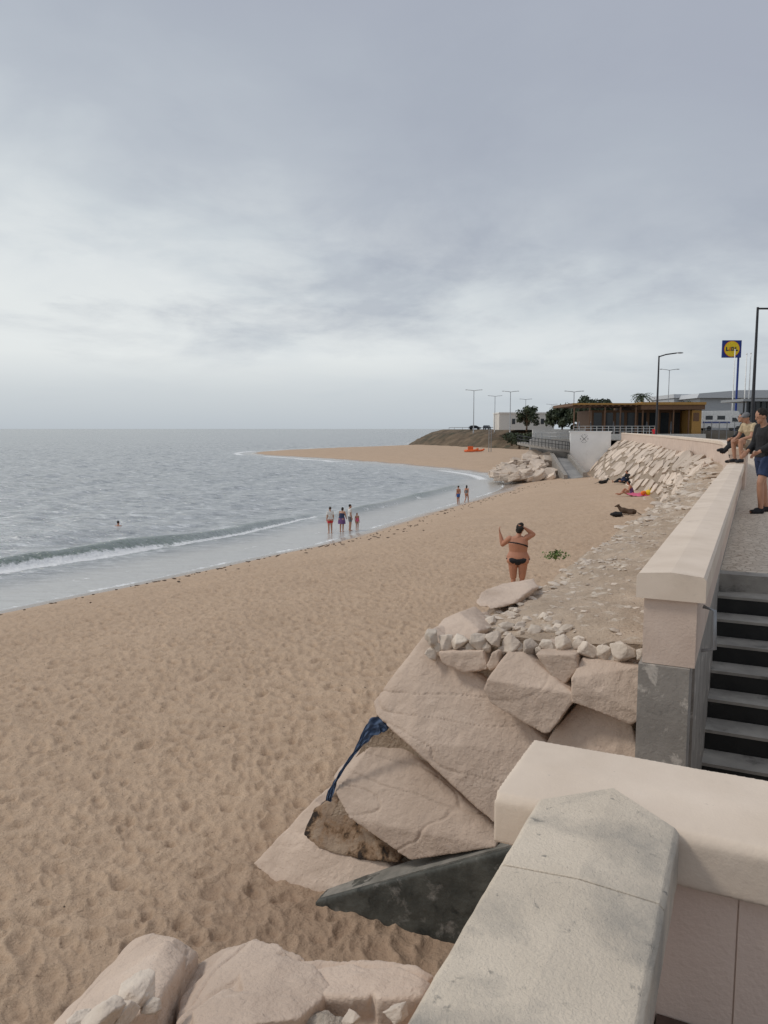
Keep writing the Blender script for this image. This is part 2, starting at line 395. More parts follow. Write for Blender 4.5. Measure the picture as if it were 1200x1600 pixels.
for k in range(18):
    wl = .8*1.18**k; an = 2.57+random.uniform(-.85, .85); ph = random.uniform(0, 6)
    Z += fade*.012*wl**.6*np.sin((X*math.cos(an)+Y*math.sin(an))*2*PI/wl+ph+2.5*fbm(X*.08, Y*.08, k, 2))*(.4+1.1*vn(X*.09, Y*.09, k+60))
wob = (fbm(X*.12, Y*.12, 77)-.47)*3.5
dd = off-7.3-wob*.6
al = (1-sstep(50, 62, Y))*(.6+.4*(1-sstep(-16, -8, X)))
crest = np.where(dd < 0, np.exp(-(dd/.4)**2), np.exp(-(dd/1.3)**2))
Z += .55*al*crest
dd2 = off-5.2-wob*.4
al2 = sstep(52, 62, Y)*(1-sstep(84, 92, Y))
Z += .34*al2*np.where(dd2 < 0, np.exp(-(dd2/.4)**2), np.exp(-(dd2/1.2)**2))
dd3 = off-15-wob
Z += .2*(1-sstep(70, 90, Y))*np.exp(-(dd3/1.8)**2)*sstep(.4, .6, vn(X*.1, Y*.1, 9))
lm = 1-sstep(-15.5, -11.5, X)
lm2 = (1-sstep(-5, -1, X))*sstep(.22, .5, vn(X*.45, Y*.45, 44))
foam = 1.05*lm*al*np.exp(-((dd+.62)/.36)**2)+.42*lm*np.exp(-((dd+1.2)/.5)**2)+.85*lm2*(1-lm)*np.exp(-((dd+.70)/.30)**2)
st_ = fbm(X*.9+Y*.3, Y*.9, 21)
foam += .22*sstep(.5, .62, st_)*(off > 0)*(1-sstep(4.5, 7, off))*(Y < 95)
foam += .55*np.exp(-((off-.2)/.22)**2)*(Y < 130)+.26*np.exp(-((off-2.6-wob*.4)/.3)**2)*(Y < 95)
foam += .45*al2*np.exp(-((dd2+.5)/.4)**2)*sstep(.45, .6, vn(X*.3, Y*.3, 5))
foam += .8*np.exp(-((off-3.5-wob)/1.6)**2)*(Y > 125)*(X < 4)*sstep(.38, .6, vn(X*.12, Y*.12, 15))
foam += .75*np.exp(-((off-2.)/1.2)**2)*(Y > 100)*(X >= 4)*sstep(.3, .5, vn(X*.1, Y*.1, 16))
shal = (1-sstep(3.0, 7.0, off+wob*.6))*(Y < 100)*.9+(1-sstep(1, 5, off))*(Y >= 100)*.6
green = np.clip(1.1*al*np.exp(-((dd+.15)/.75)**2)+al2*np.exp(-((dd2+.2)/.6)**2), 0, 1)
gridmesh('sea', X, Y, Z, 'sea', {'shallow': shal, 'foam': foam*.85, 'green': green})['kind'] = 'structure'
# ------------------------------------------------------------ seawall path
pc = [tuple(st(s, -.6))[:2] for s in (2, 6, 10, 14, 18, 21, 24)]+[(11.9, 27), (15.2, 36), (22.3, 63), (29.2, 93), (31, 101)]
PP = catmull(pc, 40)
seg = np.linalg.norm(np.diff(PP, axis=0), axis=1); cum = np.concatenate([[0], np.cumsum(seg)])
LEN = cum[-1]
def path(l):
    x = np.interp(l, cum, PP[:, 0]); y = np.interp(l, cum, PP[:, 1])
    x2 = np.interp(l+.3, cum, PP[:, 0]); y2 = np.interp(l+.3, cum, PP[:, 1]); x1 = np.interp(l-.3, cum, PP[:, 0]); y1 = np.interp(l-.3, cum, PP[:, 1])
    T = V((x2-x1, y2-y1, 0)).normalized()
    return V((x, y, 0)), T, V((T.y, -T.x, 0))
def sweep(bm, l0, l1, prof, step=.5):
    n = max(1, int((l1-l0)/step)); rings = []
    for k in range(n+1):
        p, T, Rr = path(l0+(l1-l0)*k/n)
        rings.append([p+Rr*o+V((0, 0, z)) for o, z in prof])
    loft(bm, rings, True)
def capprof(zt, w=.385, h=.15, ridge=.016):
    return [(0, zt-h), (0, zt-.02), (.015, zt), (w/2, zt+ridge), (w-.015, zt), (w, zt-.02), (w, zt-h)]
L0 = 4.71-2; LS = 21-2
w = empty('seawall_parapet', 'long low pink rendered seawall with pale coping running from the steps towards the seated people', 'wall', st(4.71, -.4, 3))
bm = bmesh.new(); l = L0
first = True
while l < LS-.1:
    l2 = min(l+(1.9 if not first else 2.3), LS); sweep(bm, l, l2-.006, capprof(5.75)); l = l2; first = False
bobj('coping', bm, 'pinkcap', w, world=True)
bm = bmesh.new(); sweep(bm, L0+.03, LS, [(.045, 5.2), (.045, 5.6), (.34, 5.6), (.34, 5.2)]); bobj('rendered_band', bm, 'pink', w, world=True)
bm = bmesh.new(); stbox(bm, 4.715, 4.98, -.572, -.285, 2.4, 5.197); sweep(bm, L0+.28, LS, [(.04, 2.4), (.04, 5.195), (.33, 5.195), (.33, 2.4)])
bobj('concrete_footing', bm, 'conc', w, world=True)
bm = bmesh.new()
tube(bm, [st(4.86, -.235, 5.55), st(4.86, -.17, 5.53), st(4.86, -.16, 5.30), st(4.86, -.235, 5.28)], .012, 8); bobj('metal_bracket', bm, 'galv', w, world=True, smooth=True)
w = empty('seawall_parapet', 'higher far stretch of pale seawall curving away to the left towards the beach bar', 'wall', path(LS)[0]+V((0, 0, 3)))
bm = bmesh.new(); l = LS
while l < LEN-.1:
    l2 = min(l+3, LEN); sweep(bm, l+.01, l2, capprof(6.1, .45, .14)); l = l2
bobj('coping', bm, 'pinkcap', w, world=True)
bm = bmesh.new(); sweep(bm, LS+.02, LEN, [(.04, 3.2), (.04, 5.96), (.41, 5.96), (.41, 3.2)]); bobj('wall_body', bm, 'pink', w, world=True)
# embankment ledge and slope
def ledge_w(y): return float(np.interp(y, [5, 8, 14, 19, 26, 40, 100], [1.6, 1.35, 1.3, 1.2, 1.0, .5, .3]))
def base_w(y): return float(np.interp(y, [5, 14, 19, 30, 45, 60, 75, 100], [1.3, 1.4, 1.4, 1.5, 1.9, 3.0, 3.9, 4.2]))
ls = np.concatenate([np.arange(5.3-2, 30, .09), np.arange(30, LEN, .5)])
rowsP = []
for l in ls:
    p, T, Rr = path(l); y = p.y; we = ledge_w(y); wb = base_w(y)
    ring = []
    b0 = p-Rr*(we+wb); zb = sz(b0.x, b0.y)-.5
    for k in range(19):
        a = k/18*we*1.0; ring.append((p-Rr*(a-.06), 5.16-.2*(k/18)**1.5))
    for k in range(1, 15):
        f = k/14; ring.append((p-Rr*(we+wb*f), 4.96+(zb-4.96)*f**1.15))
    rowsP.append(ring)
A = np.array([[(q.x, q.y, z) for q, z in r] for r in rowsP])
nzv = (fbm(A[..., 0]*2.2, A[..., 1]*2.2+A[..., 2]*2, 5)-.47)*.16+(fbm(A[..., 0]*9, A[..., 1]*9+A[..., 2]*5, 6, 3)-.44)*.07
nzv *= np.where(A[..., 1] > 33, .3, 1)
kk = np.minimum(1, np.arange(33)/4)[None, :]
A[..., 2] += nzv*kk*.8; A[..., 0] -= nzv*kk*.5
emb = gridmesh('embankment', A[..., 0], A[..., 1], A[..., 2], 'ledge'); emb['kind'] = 'structure'
BV = BVHTree.FromPolygons([v.co.copy() for v in emb.data.vertices], [tuple(p.vertices) for p in emb.data.polygons])
def onemb(x, y, dflt=None):
    h = BV.ray_cast(V((x, y, 9)), V((0, 0, -1)))
    return (h[0], h[1]) if h[0] is not None else (V((x, y, sz(x, y) if dflt is None else dflt)), V((0, 0, 1)))
bm = bmesh.new(); prof = [V(A[0][k]) for k in range(33)]
bm.faces.new([bm.verts.new(p) for p in prof]+[bm.verts.new((prof[0].x, prof[0].y, prof[-1].z))])
bmesh.ops.triangulate(bm, faces=bm.faces)
bobj('embankment_end', bm, 'ledge', world=True)['kind'] = 'structure'
# ------------------------------------------------------------ foreground walls
def capring(lo, hi, zt, h, ridge, a, b): return [(lo, zt-h), (lo, zt-a), (lo+b, zt), ((lo+hi)/2, zt+ridge), (hi-b, zt), (hi, zt-a), (hi, zt-h)]
def crispcap(name, s0, s1, t0, t1, zt, parent, mat, h=.15, ridge=.012, plan=0, ch=(.014, .012), bev=.005):
    bm = bmesh.new(); pr = capring(t0, t1, zt, h, ridge, *ch)
    n = max(2, int((s1-s0)/.03)); rings = []
    for i in range(n+1):
        s = s0+(s1-s0)*i/n
        rings.append([st(s+(plan if i == n and abs(t-(t0+t1)/2) < .01 else 0), t, z) for t, z in pr])
    loft(bm, rings)
    bmesh.ops.translate(bm, vec=-parent.location, verts=bm.verts); bmesh.ops.recalc_face_normals(bm, faces=bm.faces)
    sharp = [e for e in bm.edges if len(e.link_faces) == 2 and e.calc_face_angle(0) > .35]
    for v in bm.verts:
        wp = v.co+parent.location; k = mn.noise(wp*14)*.0022+mn.noise(wp*50)*.0012; v.co.z += k; v.co += W*(mn.noise(wp*11+V((5, 0, 0)))*.002+mn.noise(wp*45+V((5, 0, 0)))*.0012)
    bmesh.ops.bevel(bm, geom=sharp, offset=bev, segments=2, affect='EDGES', profile=.6)
    me = bpy.data.meshes.new(name); bm.to_mesh(me); bm.free(); return mobj(name, me, mat, parent)
def capblock(s0, s1, t0, t1, zt, h=.15, ridge=.05, voxel=.011, seed=0):
    bm = bmesh.new(); pr = capring(s0, s1, zt, h, ridge, .02, .015)
    loft(bm, [[st(s, t, z) for s, z in pr] for t in (t0, t1)])
    me = remesh(bm, voxel, 1, .4); disp(me, .0012, 5, seed, .0012, 34); return me
wa = empty('parapet_wall', 'weathered grey topped low parapet nearest the camera at the bottom of the photo', 'wall', st(1, -.3, 3))
crispcap('coping_stone', 1.676, 2.035, -.505, -.13, 5.572, wa, 'greycap', plan=.135)
crispcap('coping_stone', .45, 1.673, -.505, -.13, 5.572, wa, 'greycap')
crispcap('coping_stone', -1.2, .447, -.505, -.13, 5.572, wa, 'greycap')
bm = bmesh.new(); stbox(bm, -1.2, 2.085, -.46, -.175, 3, 5.419); bobj('wall_body', bm, 'pink', wa, world=True)
wb = empty('parapet_wall', 'smooth pink low wall with rounded pale coping crossing the lower right corner', 'wall', st(2.27, 1, 3))
me = capblock(2.04, 2.49, -.63, 3.2, 5.555, ridge=.01, voxel=.011, seed=5)
for v in me.vertices: v.co -= wb.location
mobj('coping', me, 'pinkcap', wb, True)
pj = rs(1152, 1450, 2.09); tj = W.dot(pj)
bm = bmesh.new(); stbox(bm, 2.09, 2.44, -.58, tj-.002, 2.6, 5.408); bobj('wall_panel', bm, 'pink_lifted', wb, world=True)
bm = bmesh.new(); stbox(bm, 2.09, 2.44, tj+.002, 3.2, 2.6, 5.408); bobj('wall_panel', bm, 'pink_lifted', wb, world=True)
bm = bmesh.new(); stbox(bm, 2.096, 2.43, tj-.02, tj+.02, 2.6, 5.39); bobj('joint', bm, 'pink', wb, world=True)
# steps
TL = -.285
stp = empty('stairs', 'worn grey concrete steps with black risers climbing beside the seawall to the promenade', 'stairs', st(7, .7, 3))
bm = bmesh.new(); stbox(bm, 8.585, 8.8, TL+.005, 1.65, 4.9, 5.108); bobj('top_edge', bm, 'tread', stp, world=True)
for k in range(13):
    s1 = 8.6-.3*k; z1 = 5.1-.17*(k+1)
    if z1 < 2.95: break
    bm = bmesh.new(); stbox(bm, s1-.3, s1-.001, TL, 1.65, z1-.17, z1); so_ = bobj('step', bm, 'riser', stp, world=True)
    bm = bmesh.new(); stbox(bm, s1-.308, s1-.003, TL+.002, 1.65, z1-.022, z1+.004); bobj('step_edge', bm, 'tread', so_, org=stp.location)
bm = bmesh.new(); stbox(bm, 2.44, 5, -.6, 1.65, 2.2, 3.0); bobj('landing', bm, 'conc', stp, world=True)
bm = bmesh.new(); stbox(bm, 2.44, 8.62, 1.65, 1.9, 2.2, 5.09); bobj('side_wall', bm, 'conc', stp, world=True)
# ramp stringer
bm = bmesh.new()
a0 = rs(493, 1407, 4.9); zf = sz(a0.x, a0.y)
t0 = W.dot(a0)
pf = [(t0, zf-.08), (t0, zf-.02), (-1.5, 3.66), (-.65, 4.12), (-.65, 2.2), (t0, 2.2)]
loft(bm, [[st(s, t, z) for t, z in pf] for s in (4.9, 5.14)])
me = remesh(bm, .02, 1); disp(me, .006, 5, 3, .006, 18)
c = shift(me); o = mobj('concrete_wedge', me, 'dconc', None, True); o.location = c
setp(o, 'dark stained concrete ramp wall sloping down into the sand below the boulders', 'ramp wall')
bm = bmesh.new()
pf2 = [(t0+.03, zf-.005), (-1.5, 3.675), (-.65, 4.135), (-.65, 4.10), (-1.5, 3.63), (t0+.03, zf-.05)]
loft(bm, [[st(s, t, z) for t, z in pf2] for s in (4.93, 5.16)])
e = bobj('top_edge', bm, 'conct', None, world=True); e.parent = o; e.location = e.location-o.location
# ------------------------------------------------------------ big boulders at the revetment end
def face_boulder(name, px, s, depth, label, **k):
    pts = []
    for i, q in enumerate(px):
        ss = q[2] if len(q) > 2 else s
        p = rs(q[0], q[1], ss); pts.append(p)
        rr = random.Random(i+len(label)); pts.append(p*1.0+U*depth*rr.uniform(.75, 1.1)+V((0, 0, rr.uniform(-.12, .02))))
    return boulder(name, pts, label, **k)
face_boulder('boulder', [(668, 985, 5.35), (640, 1022, 5.3), (583, 1098, 5.2), (588, 1118, 5.12), (640, 1165, 5.0), (775, 1290, 4.93), (790, 1288, 4.96), (862, 1168, 5.1), (850, 1150, 5.15), (745, 1052, 5.28), (700, 1000, 5.38)], 5.15, 1.1, 'largest tilted slab of pink limestone at the end of the rock slope', seed=1, voxel=.012, amp=.005, scratch=.012)
face_boulder('boulder', [(520, 1215, 5.25), (530, 1200, 5.3), (590, 1150, 5.35), (612, 1152, 5.35), (782, 1300, 5.05), (775, 1325, 4.96), (640, 1345, 4.98), (545, 1278, 5.02), (525, 1240, 5.1)], 5.1, 1.0, 'rounded pink boulder under the largest slab beside the blue cloth', seed=2, voxel=.012, amp=.005, scratch=.012)
face_boulder('boulder', [(395, 1350, 5.15), (490, 1250, 5.4), (505, 1262, 5.36), (500, 1310, 5.22), (620, 1362, 5.14), (620, 1385, 5.1), (520, 1400, 5.05), (430, 1385, 5.05)], 5.1, .9, 'lowest pale boulder half sunk in the sand at the foot of the slope', seed=3, voxel=.014, amp=.006, strata=.015)
face_boulder('boulder', [(474, 1304, 5.24), (490, 1264, 5.34), (515, 1250, 5.36), (575, 1290, 5.30), (630, 1332, 5.22), (622, 1348, 5.13), (560, 1344, 5.15), (500, 1326, 5.18)], 5.1, .5, 'rust stained rock recessed between the two lowest boulders', seed=31, voxel=.010, amp=.006, mat='rust_shade_rock', strata=.02)
face_boulder('boulder', [(755, 1078), (760, 1062), (795, 1016, 5.15), (820, 1020, 5.15), (898, 1085), (896, 1098), (858, 1146), (848, 1146), (765, 1100)], 4.98, .7, 'squared pink block in the middle of the rock end below the small white stones', seed=4, voxel=.011, amp=.006)
face_boulder('boulder', [(892, 1060), (910, 1028, 5.15), (1004, 1042, 5.12), (1010, 1120), (985, 1132), (892, 1098)], 4.97, .7, 'pink block touching the seawall pillar on its left side', seed=5, voxel=.011, amp=.006)
face_boulder('boulder', [(836, 1022), (900, 1022), (905, 1045), (880, 1073), (862, 1060)], 5.06, .5, 'small wedge shaped pink rock between the two squared blocks', seed=6, voxel=.012)
face_boulder('boulder', [(684, 1018), (755, 1016), (762, 1045), (725, 1052), (690, 1035)], 5.15, .5, 'flat pink rock resting on the top corner of the largest slab', seed=7, voxel=.012)
face_boulder('boulder', [(858, 1150, 5.1), (905, 1095, 5.2), (985, 1125, 5.1), (1003, 1190), (1000, 1260), (870, 1290), (800, 1290)], 5.0, .8, 'pink boulder low beside the pillar partly behind the crossing wall', seed=8, voxel=.016)
face_boulder('boulder', [(742, 945, 6.5), (752, 925, 6.9), (785, 912, 7.3), (822, 908, 7.4), (832, 920, 7.0), (800, 945, 6.5), (765, 952, 6.3)], 6.5, .4, 'tan rock at the outer ledge edge below the woman in the black bikini', seed=9, voxel=.016)
face_boulder('boulder', [(662, 1008, 5.3), (690, 968, 5.7), (718, 955, 5.8), (750, 985, 5.5), (720, 1015, 5.3)], 5.4, .5, 'pale rounded rock at the upper left corner of the ledge', seed=10, voxel=.016)
face_boulder('boulder', [(768, 1020), (778, 1016), (780, 1040), (765, 1048), (760, 1040)], 5.1, .3, 'narrow upright stone between the flat rock and the squared block', seed=19, voxel=.01, amp=.008)
# foreground left: broken, layered slabs
def slab_stack(layers, label, **k):
    bm = bmesh.new()
    for px, z, th in layers:
        pts = []
        for q in px:
            zz = q[2] if len(q) > 2 else z
            p = rz(q[0], q[1], zz); pts.append(p); g = p.copy(); g.z = zz-th; g += V((random.uniform(-.02, .02), random.uniform(-.02, .02), 0)); pts.append(g)
        hull_bm(pts, bm)
    return boulder('boulder', None, label, bm=bm, **k)
slab_stack([([(205, 1474, 4.55), (235, 1458, 4.68), (275, 1463, 4.74), (310, 1488, 4.68), (300, 1520, 4.62), (180, 1640, 4.8), (60, 1640, 4.72), (85, 1598, 4.55)], 4.7, 1.1),
            ([(200, 1500, 4.68), (262, 1470, 4.80), (292, 1492, 4.78), (250, 1560, 4.86), (150, 1640, 4.9), (95, 1640, 4.84), (120, 1580, 4.76)], 4.8, .25)], 'long tilted boulder in the bottom left corner', seed=11, voxel=.011, amp=.008, smooth=1, scratch=.012)
slab_stack([([(232, 1590, 4.5), (262, 1545, 4.56), (300, 1515, 4.62), (350, 1477, 4.66), (400, 1462, 4.70), (470, 1490, 4.72), (560, 1560, 4.72), (520, 1640, 4.7), (230, 1660, 4.6)], 4.6, 1.0),
            ([(282, 1560, 4.72), (352, 1486, 4.76), (398, 1466, 4.80), (436, 1472, 4.82), (462, 1500, 4.84), (440, 1560, 4.88), (360, 1640, 4.9), (270, 1640, 4.86)], 4.8, .2),
            ([(372, 1520, 4.86), (430, 1488, 4.86), (490, 1508, 4.87), (520, 1545, 4.88), (470, 1590, 4.93), (395, 1600, 4.95)], 4.9, .12),
            ([(300, 1580, 4.88), (350, 1540, 4.88), (400, 1555, 4.92), (390, 1640, 4.97), (310, 1640, 4.95)], 4.9, .1)], 'broad broken layered slab at the bottom edge left of the grey parapet', seed=12, voxel=.009, amp=.006, strata=.02, smooth=1, scratch=.016)
slab_stack([([(440, 1502, 4.74), (545, 1502, 4.80), (600, 1503, 4.82), (650, 1508, 4.84), (682, 1530, 4.80), (690, 1640, 4.8), (460, 1640, 4.8)], 4.8, .9),
            ([(470, 1512, 4.83), (548, 1506, 4.85), (600, 1520, 4.87), (575, 1560, 4.90), (490, 1556, 4.89)], 4.85, .12),
            ([(575, 1514, 4.86), (652, 1511, 4.87), (676, 1526, 4.86), (660, 1558, 4.91), (590, 1562, 4.91)], 4.85, .12)], 'broad low slab with two raised layers touching the grey parapet at the bottom edge', seed=13, voxel=.009, amp=.006, strata=.02, smooth=1, scratch=.016)
bm = bmesh.new(); stbox(bm, -1, 1.80, -1.10, -.46, 3, 4.87)
me = remesh(bm, .012, 1); disp(me, .05, 5, 4, .05, 20); o = mobj('embankment_near', me, 'gravel', None, True); o['kind'] = 'structure'
bm = bmesh.new(); loft(bm, [[st(s, -1.3, 4.7), st(s, -3.0, 2.3), st(s, -1.0, 2.3), st(s, -1, 4.7)] for s in (-2, 1.7)])
me = remesh(bm, .04, 1); disp(me, .06, 4, 5, .03, 15); o = mobj('embankment_near_slope', me, 'ledge', None, True); o['kind'] = 'structure'
# blue cloth: one crumpled sheet bunched under the slab, thin edge running down
ctr = catmull([(606, 1140), (594, 1131), (580, 1140), (567, 1158), (551, 1180), (536, 1201), (525, 1220), (517, 1238), (513, 1252)], 5)
wdt = np.interp(np.linspace(0, 8, len(ctr)), range(9), [14, 27, 25, 11, 4.5, 3.5, 4, 11, 7])
bm = bmesh.new(); prev = None; NC = 13
for i, (a, b) in enumerate(ctr):
    d = ctr[min(i+1, len(ctr)-1)]-ctr[max(i-1, 0)]; d = d/np.linalg.norm(d); nx_, ny_ = -d[1], d[0]; row = []
    for k in range(NC):
        f = k/(NC-1)-.5; wq = wdt[i]*(1+.5*mn.noise(V((i*.6, k*.35, 2))))
        s = 5.10+.10*(np.interp(i, [0, len(ctr)-1], [.6, 0]))+.035*mn.noise(V((i*.55, k*.5, 7)))+.022*mn.noise(V((i*1.3, k*1.1, 3)))
        row.append(bm.verts.new(rs(a+nx_*f*wq, b+ny_*f*wq, s)))
    if prev:
        for k in range(NC-1): bm.faces.new((prev[k], prev[k+1], row[k+1], row[k]))
    prev = row
o = bobj('cloth', bm, 'blue_cloth', world=True, smooth=True); setp(o, 'crumpled dark blue cloth bunched under the largest slab with its edge running down', 'cloth')
sm = o.modifiers.new('t', 'SOLIDIFY'); sm.thickness = .006; ss = o.modifiers.new('s', 'SUBSURF'); ss.levels = ss.render_levels = 1
# ------------------------------------------------------------ stones (prototypes and copies)
def protorock(seed, boxy=False, voxel=.07):
    r = random.Random(seed); pts = []
    if boxy:
        n = r.choice((4, 5, 5, 6)); ph = r.uniform(0, 6)
        for k in range(n):
            a = PI/4+2*PI*k/n+r.uniform(-.22, .22); q = r.uniform(.95, 1.15)
            for z in (-1, 1): pts.append((math.cos(a)*q*r.uniform(.95, 1), math.sin(a)*q*r.uniform(.95, 1), z*r.uniform(.85, 1)))
    else:
        for k in range(13):
            v = V((r.gauss(0, 1), r.gauss(0, 1), r.gauss(0, 1))).normalized(); pts.append(v*r.uniform(.85, 1.05))
    me = remesh(hull_bm([V(p) for p in pts]), voxel, 2 if not boxy else 1); disp(me, .06, 1.6, seed, .05, 5); me.polygons.foreach_set('use_smooth', [True]*len(me.polygons)); return me
small = [protorock(100+i) for i in range(8)]
blocks = [protorock(200+i, True) for i in range(9)]
lows = [protorock(300+i, False, .16) for i in range(4)]
for me in small: me.materials.append(M['stone_white'])
for me in blocks: me.materials.append(M['rock_far'])
def put(me, name, loc, sc, rot, label, cat, group=None):
    o = bpy.data.objects.new(name, me); C.objects.link(o); o.location = loc; o.scale = sc; o.rotation_euler = rot
    return setp(o, label, cat, group)
def scatter(items, nkeep, g, stufflabel):
    items.sort(key=lambda it: -max(it[1])/(V(it[0])-CAM).length)
    for i, (loc, sc, rot) in enumerate(items[:nkeep]): put(small[i % 8], 'stone', loc, sc, rot, *g)
    bm = bmesh.new()
    for i, (loc, sc, rot) in enumerate(items[nkeep:]):
        Mx = Matrix.Translation(V(loc)) @ Euler(rot).to_matrix().to_4x4() @ Matrix.Diagonal((*sc, 1))
        n0 = len(bm.verts); bm.from_mesh(lows[i % 4]); bm.verts.ensure_lookup_table()
        bmesh.ops.transform(bm, matrix=Mx, verts=bm.verts[n0:])
    o = bobj('small_rubble', bm, 'stone_white', world=True, smooth=True); setp(o, stufflabel, 'rubble', kind='stuff')
rr = random.Random(5)
g1 = ('small white stone set in the rim of the ledge above the boulders', 'stone', 'white stones along the near rim of the ledge')
front = [(676, 995, 26), (697, 1003, 26), (720, 1004, 28), (748, 1003, 28), (772, 1000, 26), (800, 1006, 30), (829, 1012, 26), (855, 1010, 24), (880, 1006, 28), (918, 1016, 30), (944, 1020, 26), (971, 1020, 34), (897, 1020, 18), (675, 1022, 20), (992, 1048, 22), (812, 1014, 18), (866, 1016, 18), (958, 1030, 16), (930, 1030, 14), (735, 1012, 16), (903, 1005, 18), (845, 1016, 16), (760, 1012, 15), (685, 1012, 14), (786, 1016, 14), (1000, 1022, 20)]
back = [(700, 978, 26), (722, 970, 24), (742, 980, 28), (765, 974, 24), (790, 984, 26), (812, 982, 22), (705, 956, 20), (740, 954, 24), (775, 957, 24), (800, 964, 20), (835, 987, 20), (862, 987, 18), (765, 942, 16), (795, 946, 16), (884, 985, 22), (690, 985, 18), (755, 988, 20), (735, 992, 18), (782, 990, 18), (720, 945, 16), (825, 970, 16), (850, 965, 14), (690, 965, 18), (905, 1000, 16), (870, 975, 14), (820, 930, 14), (845, 915, 14), (815, 908, 14), (850, 895, 12), (832, 902, 12), (870, 888, 12), (880, 905, 10)]
for _ in range(14):
    a = rr.uniform(690, 880); back.append((a, rr.uniform(948+max(0, a-800)*.25, 996), rr.uniform(12, 18)))
i = 0
for a, b, q in front:
    p = rs(a, b, 5.22); s = q/1200*(p-CAM).length*.62; i += 1
    put(small[i % 8], 'stone', p, (s*rr.uniform(.95, 1.2), s*rr.uniform(.9, 1.2), s*rr.uniform(.85, 1.05)), (rr.uniform(0, 6), rr.uniform(0, 6), rr.uniform(0, 6)), *g1)
for a, b, q in back:
    h = BV.ray_cast(CAM, ray(a, b).normalized())
    if h[0] is None: continue
    p = h[0]; s = q/1200*(p-CAM).length*.62; i += 1
    put(small[i % 8], 'stone', p+V((0, 0, s*.15)), (s*rr.uniform(.95, 1.2), s*rr.uniform(.9, 1.2), s*rr.uniform(.6, .85)), (rr.uniform(-.5, .5), rr.uniform(-.5, .5), rr.uniform(0, 6)), *g1)
g2 = ('loose pale stone bedded in the brown ledge beside the seawall', 'stone', 'pale stones strewn along the ledge')
its = []
for i in range(520):
    l = rr.uniform(3.4, 22) if rr.random() < .65 else 3.4+abs(rr.gauss(0, 1))*5
    if l > 24: l = rr.uniform(4, 22)
    p, T, Rr = path(l); we = ledge_w(p.y); f = 1-abs(rr.gauss(0, .42)); f = max(.08, f)
    q = p-Rr*we*f*1.02; s = rr.uniform(.012, .05)*(1.3 if f > .8 else .8)*(1+l*.014)
    hp, nn = onemb(q.x, q.y)
    its.append((hp+V((0, 0, s*.05)), (s*1.3, s, s*.45), (rr.uniform(-.25, .25), rr.uniform(-.25, .25), rr.uniform(0, 6))))
scatter(its, 105, g2, 'smallest pale stones bedded all over the ledge beside the seawall')
g3 = ('rough pale rubble stone on the slope where the ledge meets the sand', 'stone', 'rubble stones on the middle part of the slope')
its = []
for i in range(380):
    l = rr.uniform(11, 42); p, T, Rr = path(l); we = ledge_w(p.y); wb_ = base_w(p.y); f = rr.random()
    q = p-Rr*(we*.1+(we*.9+wb_)*f)
    hp, nn = onemb(q.x, q.y)
    s = rr.uniform(.05, .18)*(1 if l < 20 else 1.3)
    its.append((hp+V((0, 0, -s*.02)), (s*1.5, s, s*.36), (rr.uniform(-.2, .2), rr.uniform(-.2, .2), rr.uniform(0, 6))))
scatter(its, 80, g3, 'smaller rubble filling the slope between the ledge and the sand')
g4 = ('pale limestone block fitted into the sloping sea defence beyond the sunbathers', 'rock', 'fitted blocks of the far sloping revetment')
pts_ = []
EL = 2.9
for _ in range(24000):
    l = rr.uniform(33, LEN-.5); f = rr.random(); r_ = rr.choice((.32, .45, .58, .68))*rr.uniform(.9, 1.1)*(1+.5*(l-33)/60)
    if len(pts_) > 280: break
    p, T, Rr = path(l); vlen = math.hypot(base_w(p.y)+ledge_w(p.y)*.6, 2.6)
    v = f*vlen
    if all(((l-a)/EL)**2+(v-b)**2 > ((r_+c)*.82)**2 for a, b, c in pts_): pts_.append((l, v, r_))
for i, (l, v, r_) in enumerate(pts_):
    p, T, Rr = path(l); we = ledge_w(p.y); wb_ = base_w(p.y); b0 = p-Rr*(we+wb_); a0 = p-Rr*(we*.4)
    f = v/math.hypot(wb_+we*.6, 2.6)
    q = a0.lerp(b0, min(1, f)); hp, _n = onemb(q.x, q.y)
    sd = (b0-a0).normalized(); hp2, _n = onemb(q.x+sd.x*.3, q.y+sd.y*.3); sd = (hp2-hp).normalized(); nrm = T.cross(sd).normalized()
    if nrm.z < 0: nrm = -nrm
    Mx = Matrix((T, nrm.cross(T), nrm)).transposed() @ Euler((rr.uniform(-.04, .04), rr.uniform(-.012, .012), rr.uniform(-.10, .10))).to_matrix()
    put(blocks[i % 9], 'revetment_block', hp-nrm*.04+nrm*rr.uniform(-.02, .02), (r_*EL*1.0, r_*1.0, .13), Mx.to_euler(), *g4)
g5 = ('pale angular rock heaped at the foot of the beach ramp', 'rock', 'rocks heaped beside the beach ramp')
for i in range(85):
    a = rr.uniform(768, 862); Yd = rr.uniform(91, 103)
    xx = (a-600)/1200*Yd; hmax = np.interp(a, [765, 800, 830, 862], [.8, 2.2, 3.1, 3.2])
    z = .8+(hmax-.8)*((Yd-91)/12)
    s = rr.uniform(.5, 1.3)
    put(blocks[i % 9], 'rock', (xx, Yd, z), (s, s*.7, s*.32), (rr.uniform(-.25, .7), rr.uniform(-.5, .3), rr.uniform(-.6, .6)), *g5)
